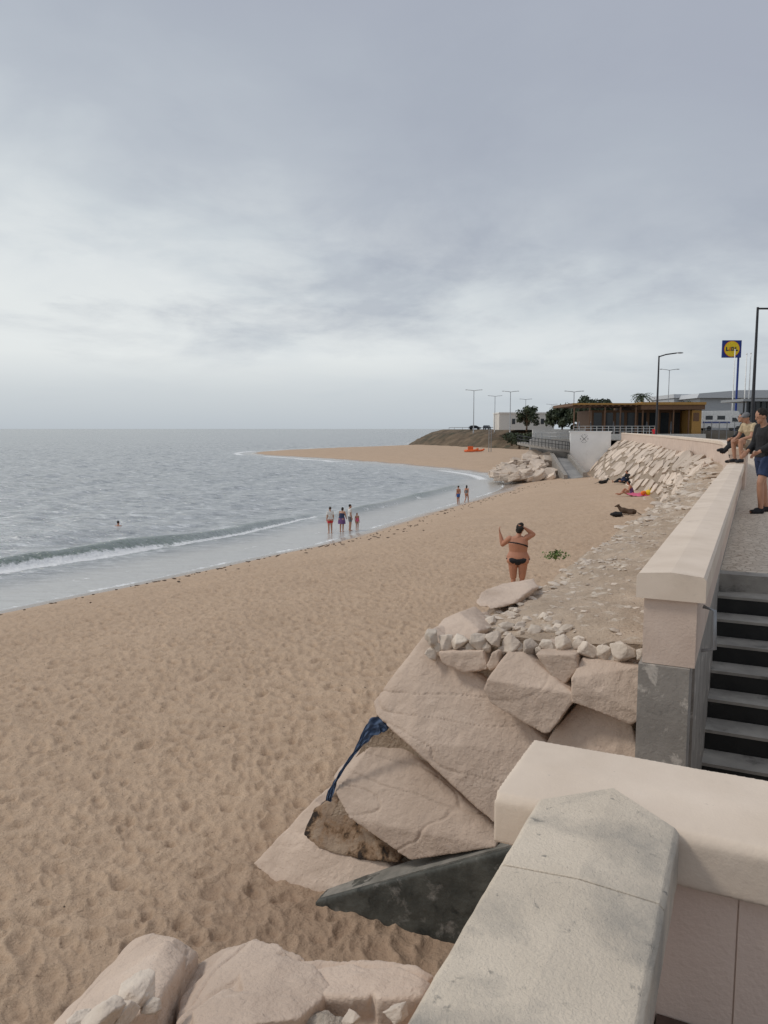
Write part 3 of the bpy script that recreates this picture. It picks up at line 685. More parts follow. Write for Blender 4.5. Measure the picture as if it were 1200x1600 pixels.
for a, b, z_, s, lab in ((216, 1548, 4.95, .055, 'small whitish stone lying on the tilted boulder in the lower left corner'), (160, 1588, 4.98, .055, 'whitish chunk at the very bottom edge near the left corner'), (618, 1580, 4.97, .040, 'whitish stone against the foot of the grey parapet'), (125, 1592, 4.93, .035, 'smallest whitish stone at the bottom left edge'), (190, 1588, 4.95, .05, 'flat whitish stone between the two chunks at the bottom left edge'), (550, 1592, 4.95, .026, 'small grey pebble in the gravel left of the parapet'), (235, 1572, 4.93, .03, 'small whitish stone right of the larger one on the tilted boulder')):
    p = rz(a, b, z_); put(small[int(a) % 8], 'stone', p, (s*1.4, s*1.1, s*.75), (rr.uniform(-.4, .4), rr.uniform(-.4, .4), rr.uniform(0, 6)), lab, 'stone')
bm = bmesh.new()
for k in range(220):
    s_, t_ = rr.uniform(1.2, 1.80), rr.uniform(-1.05, -.5); p = st(s_, t_, 4.885+rr.uniform(-.01, .02)); q = rr.uniform(.003, .011)
    ell(bm, p, (q*1.3, q, q*.8), Matrix.Rotation(rr.uniform(0, 3), 3, 'Z'), 1)
o = bobj('gravel', bm, 'stone_white', world=True, smooth=True); setp(o, 'loose gravel between the bottom rocks and the grey parapet', 'gravel', kind='stuff')
# green plant
h = BV.ray_cast(CAM, ray(868, 878).normalized()); pl = h[0] if h[0] is not None else rz(868, 872, 5.0)
e = empty('plant', 'small bright green plant growing at the ledge edge beside the woman in the bikini', 'plant', pl)
bm = bmesh.new()
for i in range(220):
    r_ = min(.17, abs(rr.gauss(0, .08))); a = rr.uniform(0, 6.3); c = V((math.cos(a)*r_*1.2, math.sin(a)*r_*.7, rr.uniform(-.02, .10)*(1-r_*3)+.01)); s = rr.uniform(.011, .02)
    n = V((rr.gauss(0, 1), rr.gauss(0, 1), 1.0)).normalized(); t = n.orthogonal().normalized(); b = n.cross(t)
    bm.faces.new([bm.verts.new(c+x) for x in (t*s, b*s*.7, -t*s, -b*s*.7)])
bobj('leaves', bm, 'plant', e)
bm = bmesh.new()
for i in range(7):
    a = i*.9; tube(bm, [(0, 0, -.03), (math.cos(a)*.02, math.sin(a)*.02, .03), (math.cos(a)*.04, math.sin(a)*.04, .05)], .003, 5)
bobj('stem', bm, 'plant', e)
# seaweed debris
bm = bmesh.new()
for i in range(260):
    tt = rr.uniform(6, 34); i0 = int(tt); q = SH[i0]*(1-(tt-i0))+SH[i0+1]*(tt-i0); nrm = V((SH[i0+1][1]-SH[i0][1], -(SH[i0+1][0]-SH[i0][0]), 0)).normalized()
    p = V((q[0], q[1], 0))+nrm*(2.2+abs(rr.gauss(0, 2.2)))
    if p.y > 88 or p.y < 15: continue
    z = sz(p.x, p.y)+.01; s = rr.uniform(.03, .11)
    ell(bm, (p.x, p.y, z+.01), (s*rr.uniform(.6, 1.6), s*.6, .02), Matrix.Rotation(rr.uniform(0, 3), 3, 'Z'), 1)
o = bobj('seaweed', bm, 'fur_brown', world=True); setp(o, 'dark scraps of seaweed scattered on the sand along the waterline', 'seaweed', kind='stuff')
# ------------------------------------------------------------ ground, pavement, headland
bm = bmesh.new()
pts = [st(-30, -.175), st(2.09, -.175), st(2.09, 1.9), st(8.6, 1.9), st(8.6, -.28)]
for l in np.arange(8.6-2+.5, LEN, 1.5):
    p, T, Rr = path(l); pts.append(p+Rr*.25)
pts += [V((31, 101, 0)), V((24.2, 101.2, 0)), V((21.2, 104, 0)), V((20.8, 109, 0)), V((24, 120, 0)), V((34, 145, 0)), V((60, 230, 0)), V((60, 500, 0)), V((6000, 500, 0)), V((6000, -100, 0))]
pts = [V((p.x, p.y, 4.98 if i in (0, 1, 2) else 5.09)) for i, p in enumerate(pts)]
f = bm.faces.new([bm.verts.new(p) for p in pts]); bmesh.ops.triangulate(bm, faces=[f])
bobj('ground', bm, 'earth')['kind'] = 'structure'
def pavemat():
    m, N, L, B = nodes('stone_sett_paving')
    pos = N.new('ShaderNodeNewGeometry').outputs['Position']
    v = N.new('ShaderNodeTexVoronoi'); v.inputs['Scale'].default_value = 12; L.new(pos, v.inputs['Vector'])
    v2 = N.new('ShaderNodeTexVoronoi'); v2.feature = 'DISTANCE_TO_EDGE'; v2.inputs['Scale'].default_value = 12; L.new(pos, v2.inputs['Vector'])
    col = ramp(N, L, v.outputs['Color'], [(0, (.54, .45, .355)), (1, (.76, .66, .54))])
    col = mix(N, L, ramp(N, L, v2.outputs['Distance'], [(.02, 0.), (.07, 1.)]), (.38, .30, .22), col)
    L.new(col, B.inputs['Base Color']); B.inputs['Roughness'].default_value = .9
    b = N.new('ShaderNodeBump'); b.inputs['Strength'].default_value = .5; b.inputs['Distance'].default_value = .01; L.new(v2.outputs['Distance'], b.inputs['Height']); L.new(b.outputs[0], B.inputs['Normal'])
    return m
M['pave'] = pavemat()
bm = bmesh.new(); prev = None
for l in list(np.arange(8.8-2, LEN, 1.)):
    p, T, Rr = path(l); a = bm.verts.new((*(p+Rr*.33).xy, 5.1)); b = bm.verts.new((*(p+Rr*5.5).xy, 5.1))
    if prev: bm.faces.new((prev[0], prev[1], b, a))
    prev = (a, b)
bobj('pavement', bm, 'pave')['kind'] = 'structure'
bm = bmesh.new(); bm.faces.new([bm.verts.new(tuple(st(s, t, 5.0))) for s, t in ((-6, -.17), (2.085, -.17), (2.085, 5), (-6, 5))])
bobj('pavement_near', bm, 'floor_near')['kind'] = 'structure'
# headland
tops = [(36, 138), (44, 178), (51, 205), (50, 222), (34, 262), (24, 298), (30, 340), (64, 420)]
feet = [(27, 132), (34, 172), (40, 200), (38, 214), (24, 250), (12, 291), (14, 340), (50, 430)]
T_ = catmull(tops, 10); F_ = catmull(feet, 10)
nr = 12; A = np.zeros((len(T_), nr+1, 3))
for i in range(len(T_)):
    for k in range(nr+1):
        f = k/nr; q = T_[i]*(1-f)+F_[i]*f; zf_ = 6.35+( .3-6.35)*f**1.1; A[i, k] = (*q, zf_)
nn = (fbm(A[..., 0]*.35, A[..., 1]*.35, 51)-.47)*2.0; env = np.sin(np.linspace(0, PI, nr+1))[None, :]
A[..., 2] += nn*env+env*.5
gridmesh('headland', A[..., 0], A[..., 1], A[..., 2], 'scrub')['kind'] = 'structure'
bm = bmesh.new(); f = bm.faces.new([bm.verts.new((q[0], q[1], 6.34)) for q in T_]+[bm.verts.new((6000, 420, 6.34)), bm.verts.new((6000, 138, 6.34))]); bmesh.ops.triangulate(bm, faces=[f])
bobj('headland_top', bm, 'scrub')['kind'] = 'structure'
# ------------------------------------------------------------ far beach walls, ramp
e = empty('terrace_wall', 'white terrace wall with a small crossed emblem below the beach bar', 'wall', (26.5, 101, 0))
bm = bmesh.new(); box(bm, (24.3, 100.6, .5), (29.6, 101, 6.15)); box(bm, (24.2, 100.5, 6.15), (29.7, 101.1, 6.28)); bobj('wall_body', bm, 'bright_white', e, world=True)
bm = bmesh.new(); cx, cz = 26.1, 5.3; k_ = .8
for a in (PI/4, -PI/4): box(bm, (-.42*k_, 0, -.022), (.42*k_, .02, .022), Matrix.Rotation(a, 3, 'Y'), (cx, 100.57, cz))
for dx, dz in ((-.34, .34), (.34, .34)):
    box(bm, (-.08, 0, -.02), (.08, .02, .02), None, (cx+dx*k_, 100.57, cz+dz*k_))
for k in range(5):
    a = PI*(.25+.125*k); box(bm, (-.03, 0, -.045), (.03, .02, .045), Matrix.Rotation(-a+PI/2, 3, 'Y'), (cx+math.cos(a)*.68*k_, 100.57, cz+math.sin(a)*.68*k_))
    box(bm, (-.03, 0, -.035), (.03, .02, .035), Matrix.Rotation(a-PI/2, 3, 'Y'), (cx+math.cos(a)*.62*k_, 100.57, cz-math.sin(a)*.62*k_))
for dx in (-.6, .6): box(bm, (-.04, 0, -.06), (.04, .02, .06), None, (cx+dx*k_, 100.57, cz))
bobj('emblem', bm, 'grey_mark', e, world=True)
def wallstrip(name, pts, z0, z1, th, mat, label, cat='wall'):
    P_ = catmull(pts, 6); bm = bmesh.new(); rings = []
    for i in range(len(P_)):
        f = i/(len(P_)-1); zz1 = z1[0]*(1-f)+z1[1]*f if isinstance(z1, tuple) else z1
        t = V((*(P_[min(i+1, len(P_)-1)]-P_[max(i-1, 0)]), 0)).normalized(); n = V((t.y, -t.x, 0)); p = V((*P_[i], 0))
        rings.append([p+V((0, 0, z0)), p+V((0, 0, zz1)), p+n*th+V((0, 0, zz1)), p+n*th+V((0, 0, z0))])
    loft(bm, rings); o = bobj(name, bm, mat, world=True); return setp(o, label, cat)
wallstrip('curved_wall', [(24.2, 100.8), (22.2, 101.6), (20.6, 104), (20.4, 108), (23, 118), (30, 135)], .3, 5.12, .3, 'greywall', 'grey curved retaining wall beside the beach ramp')
Pr = catmull([(24.0, 99.6), (21.8, 100.0), (19.6, 102.2), (18.4, 106.5)], 6)
bm = bmesh.new(); rings = []
for i in range(len(Pr)):
    f = i/(len(Pr)-1); z_ = 3.9*(1-f)+4.8*f
    t = V((*(Pr[min(i+1, len(Pr)-1)]-Pr[max(i-1, 0)]), 0)).normalized(); n = V((t.y, -t.x, 0)); p = V((*Pr[i], 0))
    rings.append([p+V((0, 0, z_-.35)), p+V((0, 0, z_)), p+n*1.2+V((0, 0, z_)), p+n*1.2+V((0, 0, z_-.35))])
loft(bm, rings); e = empty('approach_ramp', 'slim curved concrete walkway with dark railings above the heaped rocks', 'ramp', (21, 102, 3))
bobj('deck', bm, 'conc', e, world=True)
for zo in (.5, .95):
    bm = bmesh.new(); tube(bm, [(q[0], q[1], 3.9*(1-i/(len(Pr)-1))+4.8*i/(len(Pr)-1)+zo) for i, q in enumerate(Pr)], .04, 6); bobj('rail', bm, 'black', e, world=True)
for i, q in enumerate(Pr):
    z_ = 3.9*(1-i/(len(Pr)-1))+4.8*i/(len(Pr)-1); bm = bmesh.new(); tube(bm, [(q[0], q[1], z_-.1), (q[0], q[1], z_+.95)], .035, 6); bobj('post', bm, 'black', e, world=True)
wallstrip('garden_wall', [(21.3, 111), (24, 111.3), (29, 111.6)], 5.0, 6.5, .25, 'offwhite', 'low white wall behind the dark curved wall')
e = empty('railing', 'thin metal railing on top of the grey curved wall', 'railing', (21, 105, 5.5))
P_ = catmull([(24.1, 101.1), (22.4, 101.9), (21.0, 104.2), (20.8, 108), (23.2, 117.5)], 5)
bm = bmesh.new()
for z in (5.6, 6.05): tube(bm, [(p[0], p[1], z) for p in P_], .035, 6)
bobj('rail', bm, 'galv', e, world=True)
for p in P_[::3]:
    bm = bmesh.new(); tube(bm, [(p[0], p[1], 5.1), (p[0], p[1], 6.05)], .035, 6); bobj('post', bm, 'galv', e, world=True)
e = empty('beach_ramp', 'grey concrete ramp with two side walls coming down to the sand by the white wall', 'ramp', (22, 95, 0))
for (a, b) in (((862, 707, 100.5), (884, 742, 89)), ((888, 708, 100.5), (914, 738, 89))):
    p, q = ry(a[0], a[1], a[2]), ry(b[0], b[1], b[2])
    bm = bmesh.new()
    loft(bm, [[V((c.x-.22, c.y, -.2)), V((c.x-.22, c.y, c.z)), V((c.x+.22, c.y, c.z)), V((c.x+.22, c.y, -.2))] for c in (p, q)])
    bobj('side_wall', bm, 'conc', e, world=True)
p, q, p2, q2 = ry(862, 707, 100.5), ry(884, 742, 89), ry(888, 708, 100.5), ry(914, 738, 89)
bm = bmesh.new(); bm.faces.new([bm.verts.new(c-V((0, 0, .55))) for c in (p, q, q2, p2)]); bobj('slab', bm, 'greywall', e, world=True)
# ------------------------------------------------------------ restaurant
def X_(px, Y=108, py=655): return ry(px, py, Y).x
Y0 = 108
def Zp(py, Y=Y0): return ry(600, py, Y).z
e = empty('beach_bar', 'low beach bar with open timber terrace and thin orange roof line above the seawall', 'building', (37, 112, 5.1))
bm = bmesh.new(); box(bm, (X_(935), Y0+3.5, 5.1), (X_(1078), Y0+12, Zp(640))); bobj('wall', bm, 'brown', e, world=True)
bm = bmesh.new(); box(bm, (X_(1081), Y0, 5.1), (X_(1096), Y0+12, Zp(641)+.01)); bobj('mustard_wall', bm, 'mustard', e, world=True)
bm = bmesh.new(); box(bm, (X_(1000), Y0-.6, Zp(632.5)), (X_(1100), Y0+13, Zp(628.5))); r_ = bobj('roof', bm, 'mustard', e, world=True)
bm = bmesh.new(); box(bm, (X_(1000), Y0-.4, Zp(640)), (X_(1099), Y0+12.5, Zp(632.5)-.01)); r_ = bobj('roof_edge', bm, 'brown', e, world=True)
bm = bmesh.new()
for k in range(12): x = X_(893)+k*(X_(1000)-X_(893))/12; box(bm, (x, Y0-.4, Zp(634.5)), (x+.25, Y0+12, Zp(631.5)))
box(bm, (X_(893), Y0-.4, Zp(631.5)+.01), (X_(1000)-.02, Y0+12, Zp(630))); bobj('terrace_roof', bm, 'brown', e, world=True)
bm = bmesh.new(); box(bm, (X_(893), Y0-.5, Zp(632.5)), (X_(1000)-.03, Y0-.41, Zp(630))); bobj('fascia', bm, 'mustard', e, world=True)
for a in (897, 921, 945, 969, 993, 1004, 1028, 1052, 1076):
    bm = bmesh.new(); box(bm, (X_(a)-.08, Y0-.1, 5.1), (X_(a)+.08, Y0+.1, Zp(636))); bobj('column', bm, 'brown', e, world=True)
for a in range(938, 1070, 18):
    bm = bmesh.new(); box(bm, (X_(a), Y0+3.42, 5.9), (X_(a+13), Y0+3.5, Zp(644))); bobj('window', bm, 'darkglass', e, world=True)
bm = bmesh.new(); box(bm, (X_(893), Y0-1.3, 5.1), (X_(1098), Y0-.9, 5.9)); bobj('terrace_base', bm, 'offwhite', e, world=True)
bm = bmesh.new()
for z in (6.25, 6.6, 6.95): box(bm, (X_(893), Y0-1.12, z), (X_(1020), Y0-1.07, z+.05))
for k in range(15): x = X_(893)+k*(X_(1020)-X_(893))/14; box(bm, (x, Y0-1.12, 5.9), (x+.06, Y0-1.06, 7))
bobj('railing', bm, 'white', e, world=True)
bm = bmesh.new(); box(bm, (X_(1083), Y0-.06, Zp(658)), (X_(1092), Y0-.01, Zp(645))); bobj('sign_panel', bm, 'brown', e, world=True)
for k, a in enumerate((906, 924, 960, 1012, 1050)):
    ordn = ('leftmost', 'second', 'third', 'fourth', 'rightmost')[k]
    e = empty('parasol', f'{ordn} closed dark parasol on the beach bar terrace counted from the left', 'parasol', (X_(a, 109), 109.3, 5.1))
    bm = bmesh.new(); tube(bm, [(0, 0, 0), (0, 0, 2.5)], .04, 6); bobj('pole', bm, 'white', e)
    bm = bmesh.new(); tube(bm, [(0, 0, 1.1), (0, 0, 1.4), (0, 0, 2.2), (0, 0, 2.45)], [.1, .17, .12, .03], 8); bobj('canopy', bm, 'cloth_grey', e, smooth=True)
# supermarket hall
e = empty('hall_building', 'large pale grey flat roofed hall behind the blue sign', 'building', (80, 175, 5.1))
Yh = 170
bm = bmesh.new(); box(bm, (X_(1092, Yh), Yh, 5.1), (140, Yh+40, ry(600, 622, Yh).z)); bobj('wall', bm, 'hall', e, world=True)
bm = bmesh.new()
zr = [ry(600, q, Yh).z for q in (622, 615, 610)]
loft(bm, [[V((X_(1085, Yh), y, zr[0])), V((X_(1088, Yh), y, zr[1])), V((X_(1150, Yh), y, zr[2])), V((140, y, zr[2]+.4)), V((140, y, zr[0]))] for y in (Yh-1, Yh+40)])
bobj('roof', bm, 'hallroof', e, world=True)
bm = bmesh.new(); box(bm, (X_(1100, Yh), Yh-.1, 7), (X_(1195, Yh), Yh-.02, 9.3)); bobj('window', bm, 'darkglass', e, world=True)
e = empty('shop_building', 'flat grey wing with a thin roof to the left of the large hall', 'building', (68, 176, 5.1))
bm = bmesh.new(); box(bm, (X_(1052, 180), 180, 5.1), (X_(1100, 180), 195, ry(600, 622, 180).z)); bobj('wall', bm, 'hall', e, world=True)
bm = bmesh.new(); box(bm, (X_(1050, 180), 179.4, ry(600, 622, 180).z), (X_(1100, 180), 196, ry(600, 616, 180).z)); bobj('roof', bm, 'hallroof', e, world=True)
e = empty('glazed_shelter', 'dark glazed canopy structure behind the standing man', 'shelter', (46, 90, 5.1))
Yg = 90
bm = bmesh.new(); box(bm, (X_(1160, Yg), Yg, ry(600, 627, Yg).z), (X_(1260, Yg), Yg+6, ry(600, 623, Yg).z)); bobj('roof', bm, 'galv', e, world=True)
bm = bmesh.new(); box(bm, (X_(1172, Yg), Yg+1, 5.1), (X_(1260, Yg), Yg+1.1, ry(600, 627, Yg).z)); bobj('glazing', bm, 'darkglass', e, world=True)
for a in (1162, 1180, 1198, 1216):
    bm = bmesh.new(); box(bm, (X_(a, Yg), Yg+.2, 5.1), (X_(a, Yg)+.15, Yg+.35, ry(600, 627, Yg).z)); bobj('post', bm, 'black', e, world=True)
e = empty('white_building', 'long low white building between the trees above the headland', 'building', (42, 235, 6.3))
Yw = 230
bm = bmesh.new(); box(bm, (X_(780, Yw), Yw, 6.3), (X_(866, Yw), Yw+12, ry(600, 646, Yw).z)); bobj('wall', bm, 'offwhite', e, world=True)
bm = bmesh.new(); box(bm, (X_(779, Yw), Yw-.3, ry(600, 646, Yw).z), (X_(867, Yw), Yw+12.3, ry(600, 644, Yw).z)); bobj('roof', bm, 'white', e, world=True)
for a in (800, 845, 855):
    bm = bmesh.new(); box(bm, (X_(a, Yw), Yw-.08, 8), (X_(a+5, Yw), Yw-.02, 9.6)); bobj('window', bm, 'darkglass', e, world=True)
# ------------------------------------------------------------ vehicles
def vehicle(name, label, cat, loc, rot, prof, wdt, wheels, mat, glass, stripe=None, group=None):
    e = empty(name, label, cat, loc, rot, group)
    bm = bmesh.new(); loft(bm, [[V((x, y, z)) for x, z in prof] for y in (-wdt/2, wdt/2)]); bmesh.ops.bevel(bm, geom=bm.edges[:], offset=.06, segments=2, affect='EDGES'); bobj('body', bm, mat, e)
    for g in glass:
        bm = bmesh.new(); loft(bm, [[V((x, y, z)) for x, z in g] for y in (-wdt/2-.012, wdt/2+.012)]); bobj('window', bm, 'darkglass', e)
    for x, r in wheels:
        for y in (-wdt/2+.05, wdt/2-.05):
            bm = bmesh.new(); tube(bm, [(x, y-.11, r), (x, y+.11, r)], r, 16, (1, 0, 0)); bobj('wheel', bm, 'tyre', e)
    if stripe:
        bm = bmesh.new(); box(bm, (stripe[0], -wdt/2-.01, stripe[2]), (stripe[1], wdt/2+.01, stripe[3])); bobj('stripe', bm, 'blue', e)
car = [(-2.1, .35), (-2.1, .85), (-1.95, .98), (-1.5, 1.4), (-.2, 1.46), (.45, 1.4), (1.1, .98), (1.95, .85), (2.1, .6), (2.1, .35)]
cg = [[(-1.5, 1.02), (-1.3, 1.34), (-.45, 1.38), (-.45, 1.0)], [(-.38, 1.0), (-.38, 1.38), (.35, 1.34), (.85, 1.0)]]
vehicle('parked_car', 'dark parked car on the headland, left one of two beside the lamp posts', 'car', (X_(742, 270), 270, 6.35), .1, car, 1.75, [(-1.3, .32), (1.3, .32)], 'carpaint', cg)
vehicle('parked_car', 'dark parked car on the headland, right one of two beside the lamp posts', 'car', (X_(761, 262), 262, 6.35), 1.2, car, 1.75, [(-1.3, .32), (1.3, .32)], 'carpaint', cg)
mh = [(-3.2, .4), (-3.2, 3.0), (1.4, 3.1), (2.5, 3.0), (2.7, 2.4), (2.2, 2.15), (2.75, 1.35), (3.3, 1.1), (3.35, .4)]
vehicle('motorhome', 'white motorhome with a blue stripe parked left of the blue sign post', 'motorhome', (X_(1124, 120), 120, 5.1+1.2), 0, mh, 2.2, [(-2, .36), (2.4, .36)], 'white', [[(-2.6, 1.7), (-2.6, 2.3), (-1.5, 2.3), (-1.5, 1.7)], [(-.8, 1.7), (-.8, 2.3), (.4, 2.3), (.4, 1.7)], [(1.5, 1.4), (1.5, 2.0), (2.1, 2.0), (2.5, 1.4)]], (-3, 1.2, 1.15, 1.4))
wallstrip('raised_bank', [(X_(1095, 117), 117), (X_(1150, 117), 117), (X_(1240, 117), 117)], 5.05, 6.3, -8, 'earth', 'raised bank with the motorhome parked on it', 'bank')
e = empty('fence', 'dark mesh fence in front of the motorhome', 'fence', (50, 112, 5.1))
bm = bmesh.new()
for z in np.arange(6.0, 7.6, .25): box(bm, (X_(1100, 112), 112, z), (X_(1175, 112), 112.03, z+.03))
bobj('mesh_panel', bm, 'galv', e, world=True)
for a in range(1100, 1176, 12):
    bm = bmesh.new(); box(bm, (X_(a, 112), 111.95, 5.1), (X_(a, 112)+.08, 112.05, 7.6)); bobj('post', bm, 'galv', e, world=True)
# ------------------------------------------------------------ lamps, poles, sign
def lamp(label, base, top, arms, mat='black', r=.11, group=None, head=.7, up=.35):
    e = empty('street_lamp', label, 'street lamp', base, 0, group)
    H = top-base[2]
    bm = bmesh.new(); tube(bm, [(0, 0, 0), (0, 0, .8), (0, 0, .81), (0, 0, H)], [r*1.5, r*1.4, r, r*.6], 10); bobj('pole', bm, mat, e, smooth=True)
    for ln, an in arms:
        d = V((math.cos(an), math.sin(an), 0)); bm = bmesh.new()
        tube(bm, [V((0, 0, H-.08)), V((0, 0, H-.08))+d*ln*.4+V((0, 0, up*.6)), V((0, 0, H-.08))+d*ln+V((0, 0, up))], r*.5, 8); bobj('arm', bm, mat, e, smooth=True)
        bm = bmesh.new(); c = V((0, 0, H-.08))+d*(ln+head*.45)+V((0, 0, up+.02)); ell(bm, c, (head*.5, .16, .08), Matrix.Rotation(an, 3, 'Z'), 2); bobj('lamp_head', bm, 'galv', e, smooth=True)
Zt = lambda py, Y: ry(600, py, Y).z
lamp('tall black street lamp cut by the right edge of the photo above the standing man', (X_(1180, 46, 560), 46, 5.1), Zt(480, 46), [(1.3, 0)], up=0)
lamp('black street lamp with one arm standing in front of the beach bar', (X_(1026, 76), 76, 5.1), Zt(556, 76), [(1.7, 0)], r=.12)
lamp('thin grey double armed lamp behind the black lamp of the beach bar', (X_(1043, 150), 150, 5.1), Zt(578, 150), [(1.3, 0), (1.3, PI)], 'galv', .1, up=.2)
for i, (a, b, Yd, lab) in enumerate([(740, 610, 200, 'leftmost double armed lamp on the headland'), (773, 619, 235, 'shorter looking lamp second from the left on the headland'), (797, 612, 200, 'third lamp from the left, above the white building'), (821, 624, 270, 'faint distant lamp above the first tree'), (862, 632, 300, 'smallest distant lamp between the trees above the white building'), (896, 612, 175, 'double armed lamp at the left end of the beach bar')]):
    lamp(lab, (X_(a, Yd), Yd, 5.2), Zt(b, Yd), [(1.6, 0), (1.6, PI)], 'galv', .13, up=.2)
for a, b, Yd, lab in ((1146, 547, 122, 'white flagpole directly below the blue sign'), (1164.5, 553, 118, 'white flagpole right of the sign post, left one of the pair'), (1171, 552, 118, 'white flagpole right of the sign post, right one of the pair')):
    e = empty('flagpole', lab, 'flagpole', (X_(a, Yd, 600), Yd, 5.1)); bm = bmesh.new(); tube(bm, [(0, 0, 0), (0, 0, Zt(b, Yd)-5.1)], [.13, .07], 8); bobj('pole', bm, 'white', e, smooth=True)
    bm = bmesh.new(); ell(bm, (0, 0, Zt(b, Yd)-5.1), (.12, .12, .12)); bobj('finial', bm, 'white', e, smooth=True)
Ys = 125
XS = lambda a: X_(a, Ys, 548)
e = empty('sign_tower', 'tall blue square shop sign with a yellow disc reading LIDL', 'sign', (XS(1153.5), Ys, 5.1))
x0, x1, z0, z1 = XS(1127.5), XS(1157), Zt(559, Ys), Zt(532, Ys); cx, cz = XS(1142), (z0+z1)/2; hw = (z1-z0)/2
bm = bmesh.new(); box(bm, (XS(1153.8), Ys, 5.1), (XS(1156), Ys+.3, z1)); bobj('post', bm, 'blue', e, world=True)
bm = bmesh.new(); box(bm, (x0, Ys-.3, z0), (x1, Ys-.01, z1)); bobj('panel', bm, 'blue', e, world=True)
bm = bmesh.new(); tube(bm, [(cx, Ys-.33, cz), (cx, Ys-.305, cz)], hw*.93, 40, (1, 0, 0)); bobj('red_ring', bm, 'red', e, world=True)
bm = bmesh.new(); tube(bm, [(cx, Ys-.36, cz), (cx, Ys-.335, cz)], hw*.88, 40, (1, 0, 0)); bobj('yellow_disc', bm, 'yellow', e, world=True)
def lt(bm, ch, x, z, h, wd):
    t = wd*.36; y0, y1 = Ys-.40, Ys-.365
    if ch == 'L': box(bm, (x, y0, z), (x+t, y1, z+h)); box(bm, (x+t, y0, z), (x+wd, y1, z+t))
    if ch == 'I': box(bm, (x, y0, z), (x+t, y1, z+h*.68)); box(bm, (x, y0, z+h*.78), (x+t, y1, z+h))
    if ch == 'D':
        box(bm, (x, y0, z), (x+t, y1, z+h)); box(bm, (x+t, y0, z+h-t*.75), (x+wd*.75, y1, z+h)); box(bm, (x+t, y0, z), (x+wd*.75, y1, z+t*.75)); box(bm, (x+wd*.75, y0, z+t*.4), (x+wd*1.05, y1, z+h-t*.4))
h_ = hw*.46; zz = cz-h_/2
for ch, dx, mt in (('L', -.70, 'navy'), ('I', -.29, 'red'), ('D', -.08, 'navy'), ('L', .38, 'navy')):
    bm = bmesh.new(); lt(bm, ch, cx+dx*hw, zz, h_, hw*.32); bobj('letter', bm, mt, e, world=True)
e = empty('goal_frame', 'tall thin posts standing on the far sand near the orange craft', 'posts', (27, 192, 0))
for a in (764.5, 768):
    bm = bmesh.new(); tube(bm, [(X_(a, 192), 192, .5), (X_(a, 192), 192, Zt(670, 192))], .09, 6); bobj('post', bm, 'galv', e, world=True)
for i, (a, Yd, sc, lab) in enumerate([(736, 188, 1.0, 'bright orange rescue craft lying on the far sand, left one'), (748, 192, .8, 'bright orange inflatable lying on the far sand, right one')]):
    x = X_(a, Yd); bm = bmesh.new(); z = sz(x, Yd)
    tube(bm, [V((-1.4, 0, .35))*sc, V((-.9, -.5, .4))*sc, V((.4, -.55, .4))*sc, V((1.3, -.35, .5))*sc, V((1.7, 0, .8))*sc, V((1.3, .35, .5))*sc, V((.4, .55, .4))*sc, V((-.9, .5, .4))*sc, V((-1.4, 0, .35))*sc], .28*sc, 8, (0, 0, 1))
    box(bm, (-1.1*sc, -.5*sc, .15*sc), (1.1*sc, .5*sc, .5*sc))
    if i == 0: box(bm, (-.7, -.3, .5), (.6, .3, 1.5))
    o = bobj('rescue_craft', bm, 'orange', smooth=False); o.location = (x, Yd, z); setp(o, lab, 'boat')
e = empty('guard_rail', 'pale guard rail on the top edge of the headland', 'railing', (30, 285, 6.3))
bm = bmesh.new(); g = [V((25, 297, 0)), V((31, 275, 0)), V((38, 258, 0)), V((46, 240, 0))]
tube(bm, [p+V((0, 0, 7.1)) for p in g], .12, 6); bobj('rail', bm, 'galv', e, world=True)
for k in range(10):
    p = V((*catmull([q.xy for q in g], 6)[min(18, k*2)], 6.2)); bm = bmesh.new(); tube(bm, [p, p+V((0, 0, .9))], .08, 6); bobj('post', bm, 'galv', e, world=True)
# ------------------------------------------------------------ trees
def tree(label, x, y, z0, h, wx, seed, n=2600, leaf=.22, nclump=16):
    r = random.Random(seed); e = empty('tree', label, 'tree', (x, y, z0))
    bm = bmesh.new(); tube(bm, [(0, 0, -.2), (.1, 0, h*.25), (-.05, .1, h*.5)], [.22, .17, .1], 8)
    cl = []
    for k in range(nclump):
        a = r.uniform(0, 6.28); rr_ = math.sqrt(r.random())*wx/2*.8; zz = r.uniform(.32, .86)*h
        c = V((math.cos(a)*rr_, math.sin(a)*rr_, zz-abs(rr_)/wx*h*.25)); cl.append((c, r.uniform(.14, .26)*wx*.8))
        tube(bm, [(0, 0, h*.3), c*.6+V((0, 0, h*.12)), c], [.09, .06, .03], 5)
    bobj('trunk', bm, 'bark', e, smooth=True)
    bm = bmesh.new()
    for k in range(n):
        c, rad = r.choice(cl); d = V((r.gauss(0, 1), r.gauss(0, 1), r.gauss(0, .75))).normalized()*rad*r.uniform(.5, 1.12)
        p = c+d; s = leaf*r.uniform(.6, 1.4); nv = (d.normalized()+V((r.gauss(0, .6), r.gauss(0, .6), r.gauss(0, .6)))).normalized(); t = nv.orthogonal().normalized(); b = nv.cross(t)
        bm.faces.new([bm.verts.new(p+q) for q in (t*s, b*s*.7, -t*s, -b*s*.7)])
    bobj('crown', bm, 'leaf', e)
tree('dark leafy tree standing alone above the headland in front of the white building', X_(823, 190), 190, 6.2, Zt(629, 190)-6.2, 6.2, 1, nclump=18)
tree('low dark bush like tree just left of the beach bar', X_(878, 150), 150, 5.1, Zt(626, 150)-5.1, 6, 2, 3600, .27, 22)
tree('rounded dark tree rising behind the left end of the beach bar', X_(915, 138), 138, 5.1, Zt(611, 138)-5.1, 5.6, 3, 3600, .25, 22)
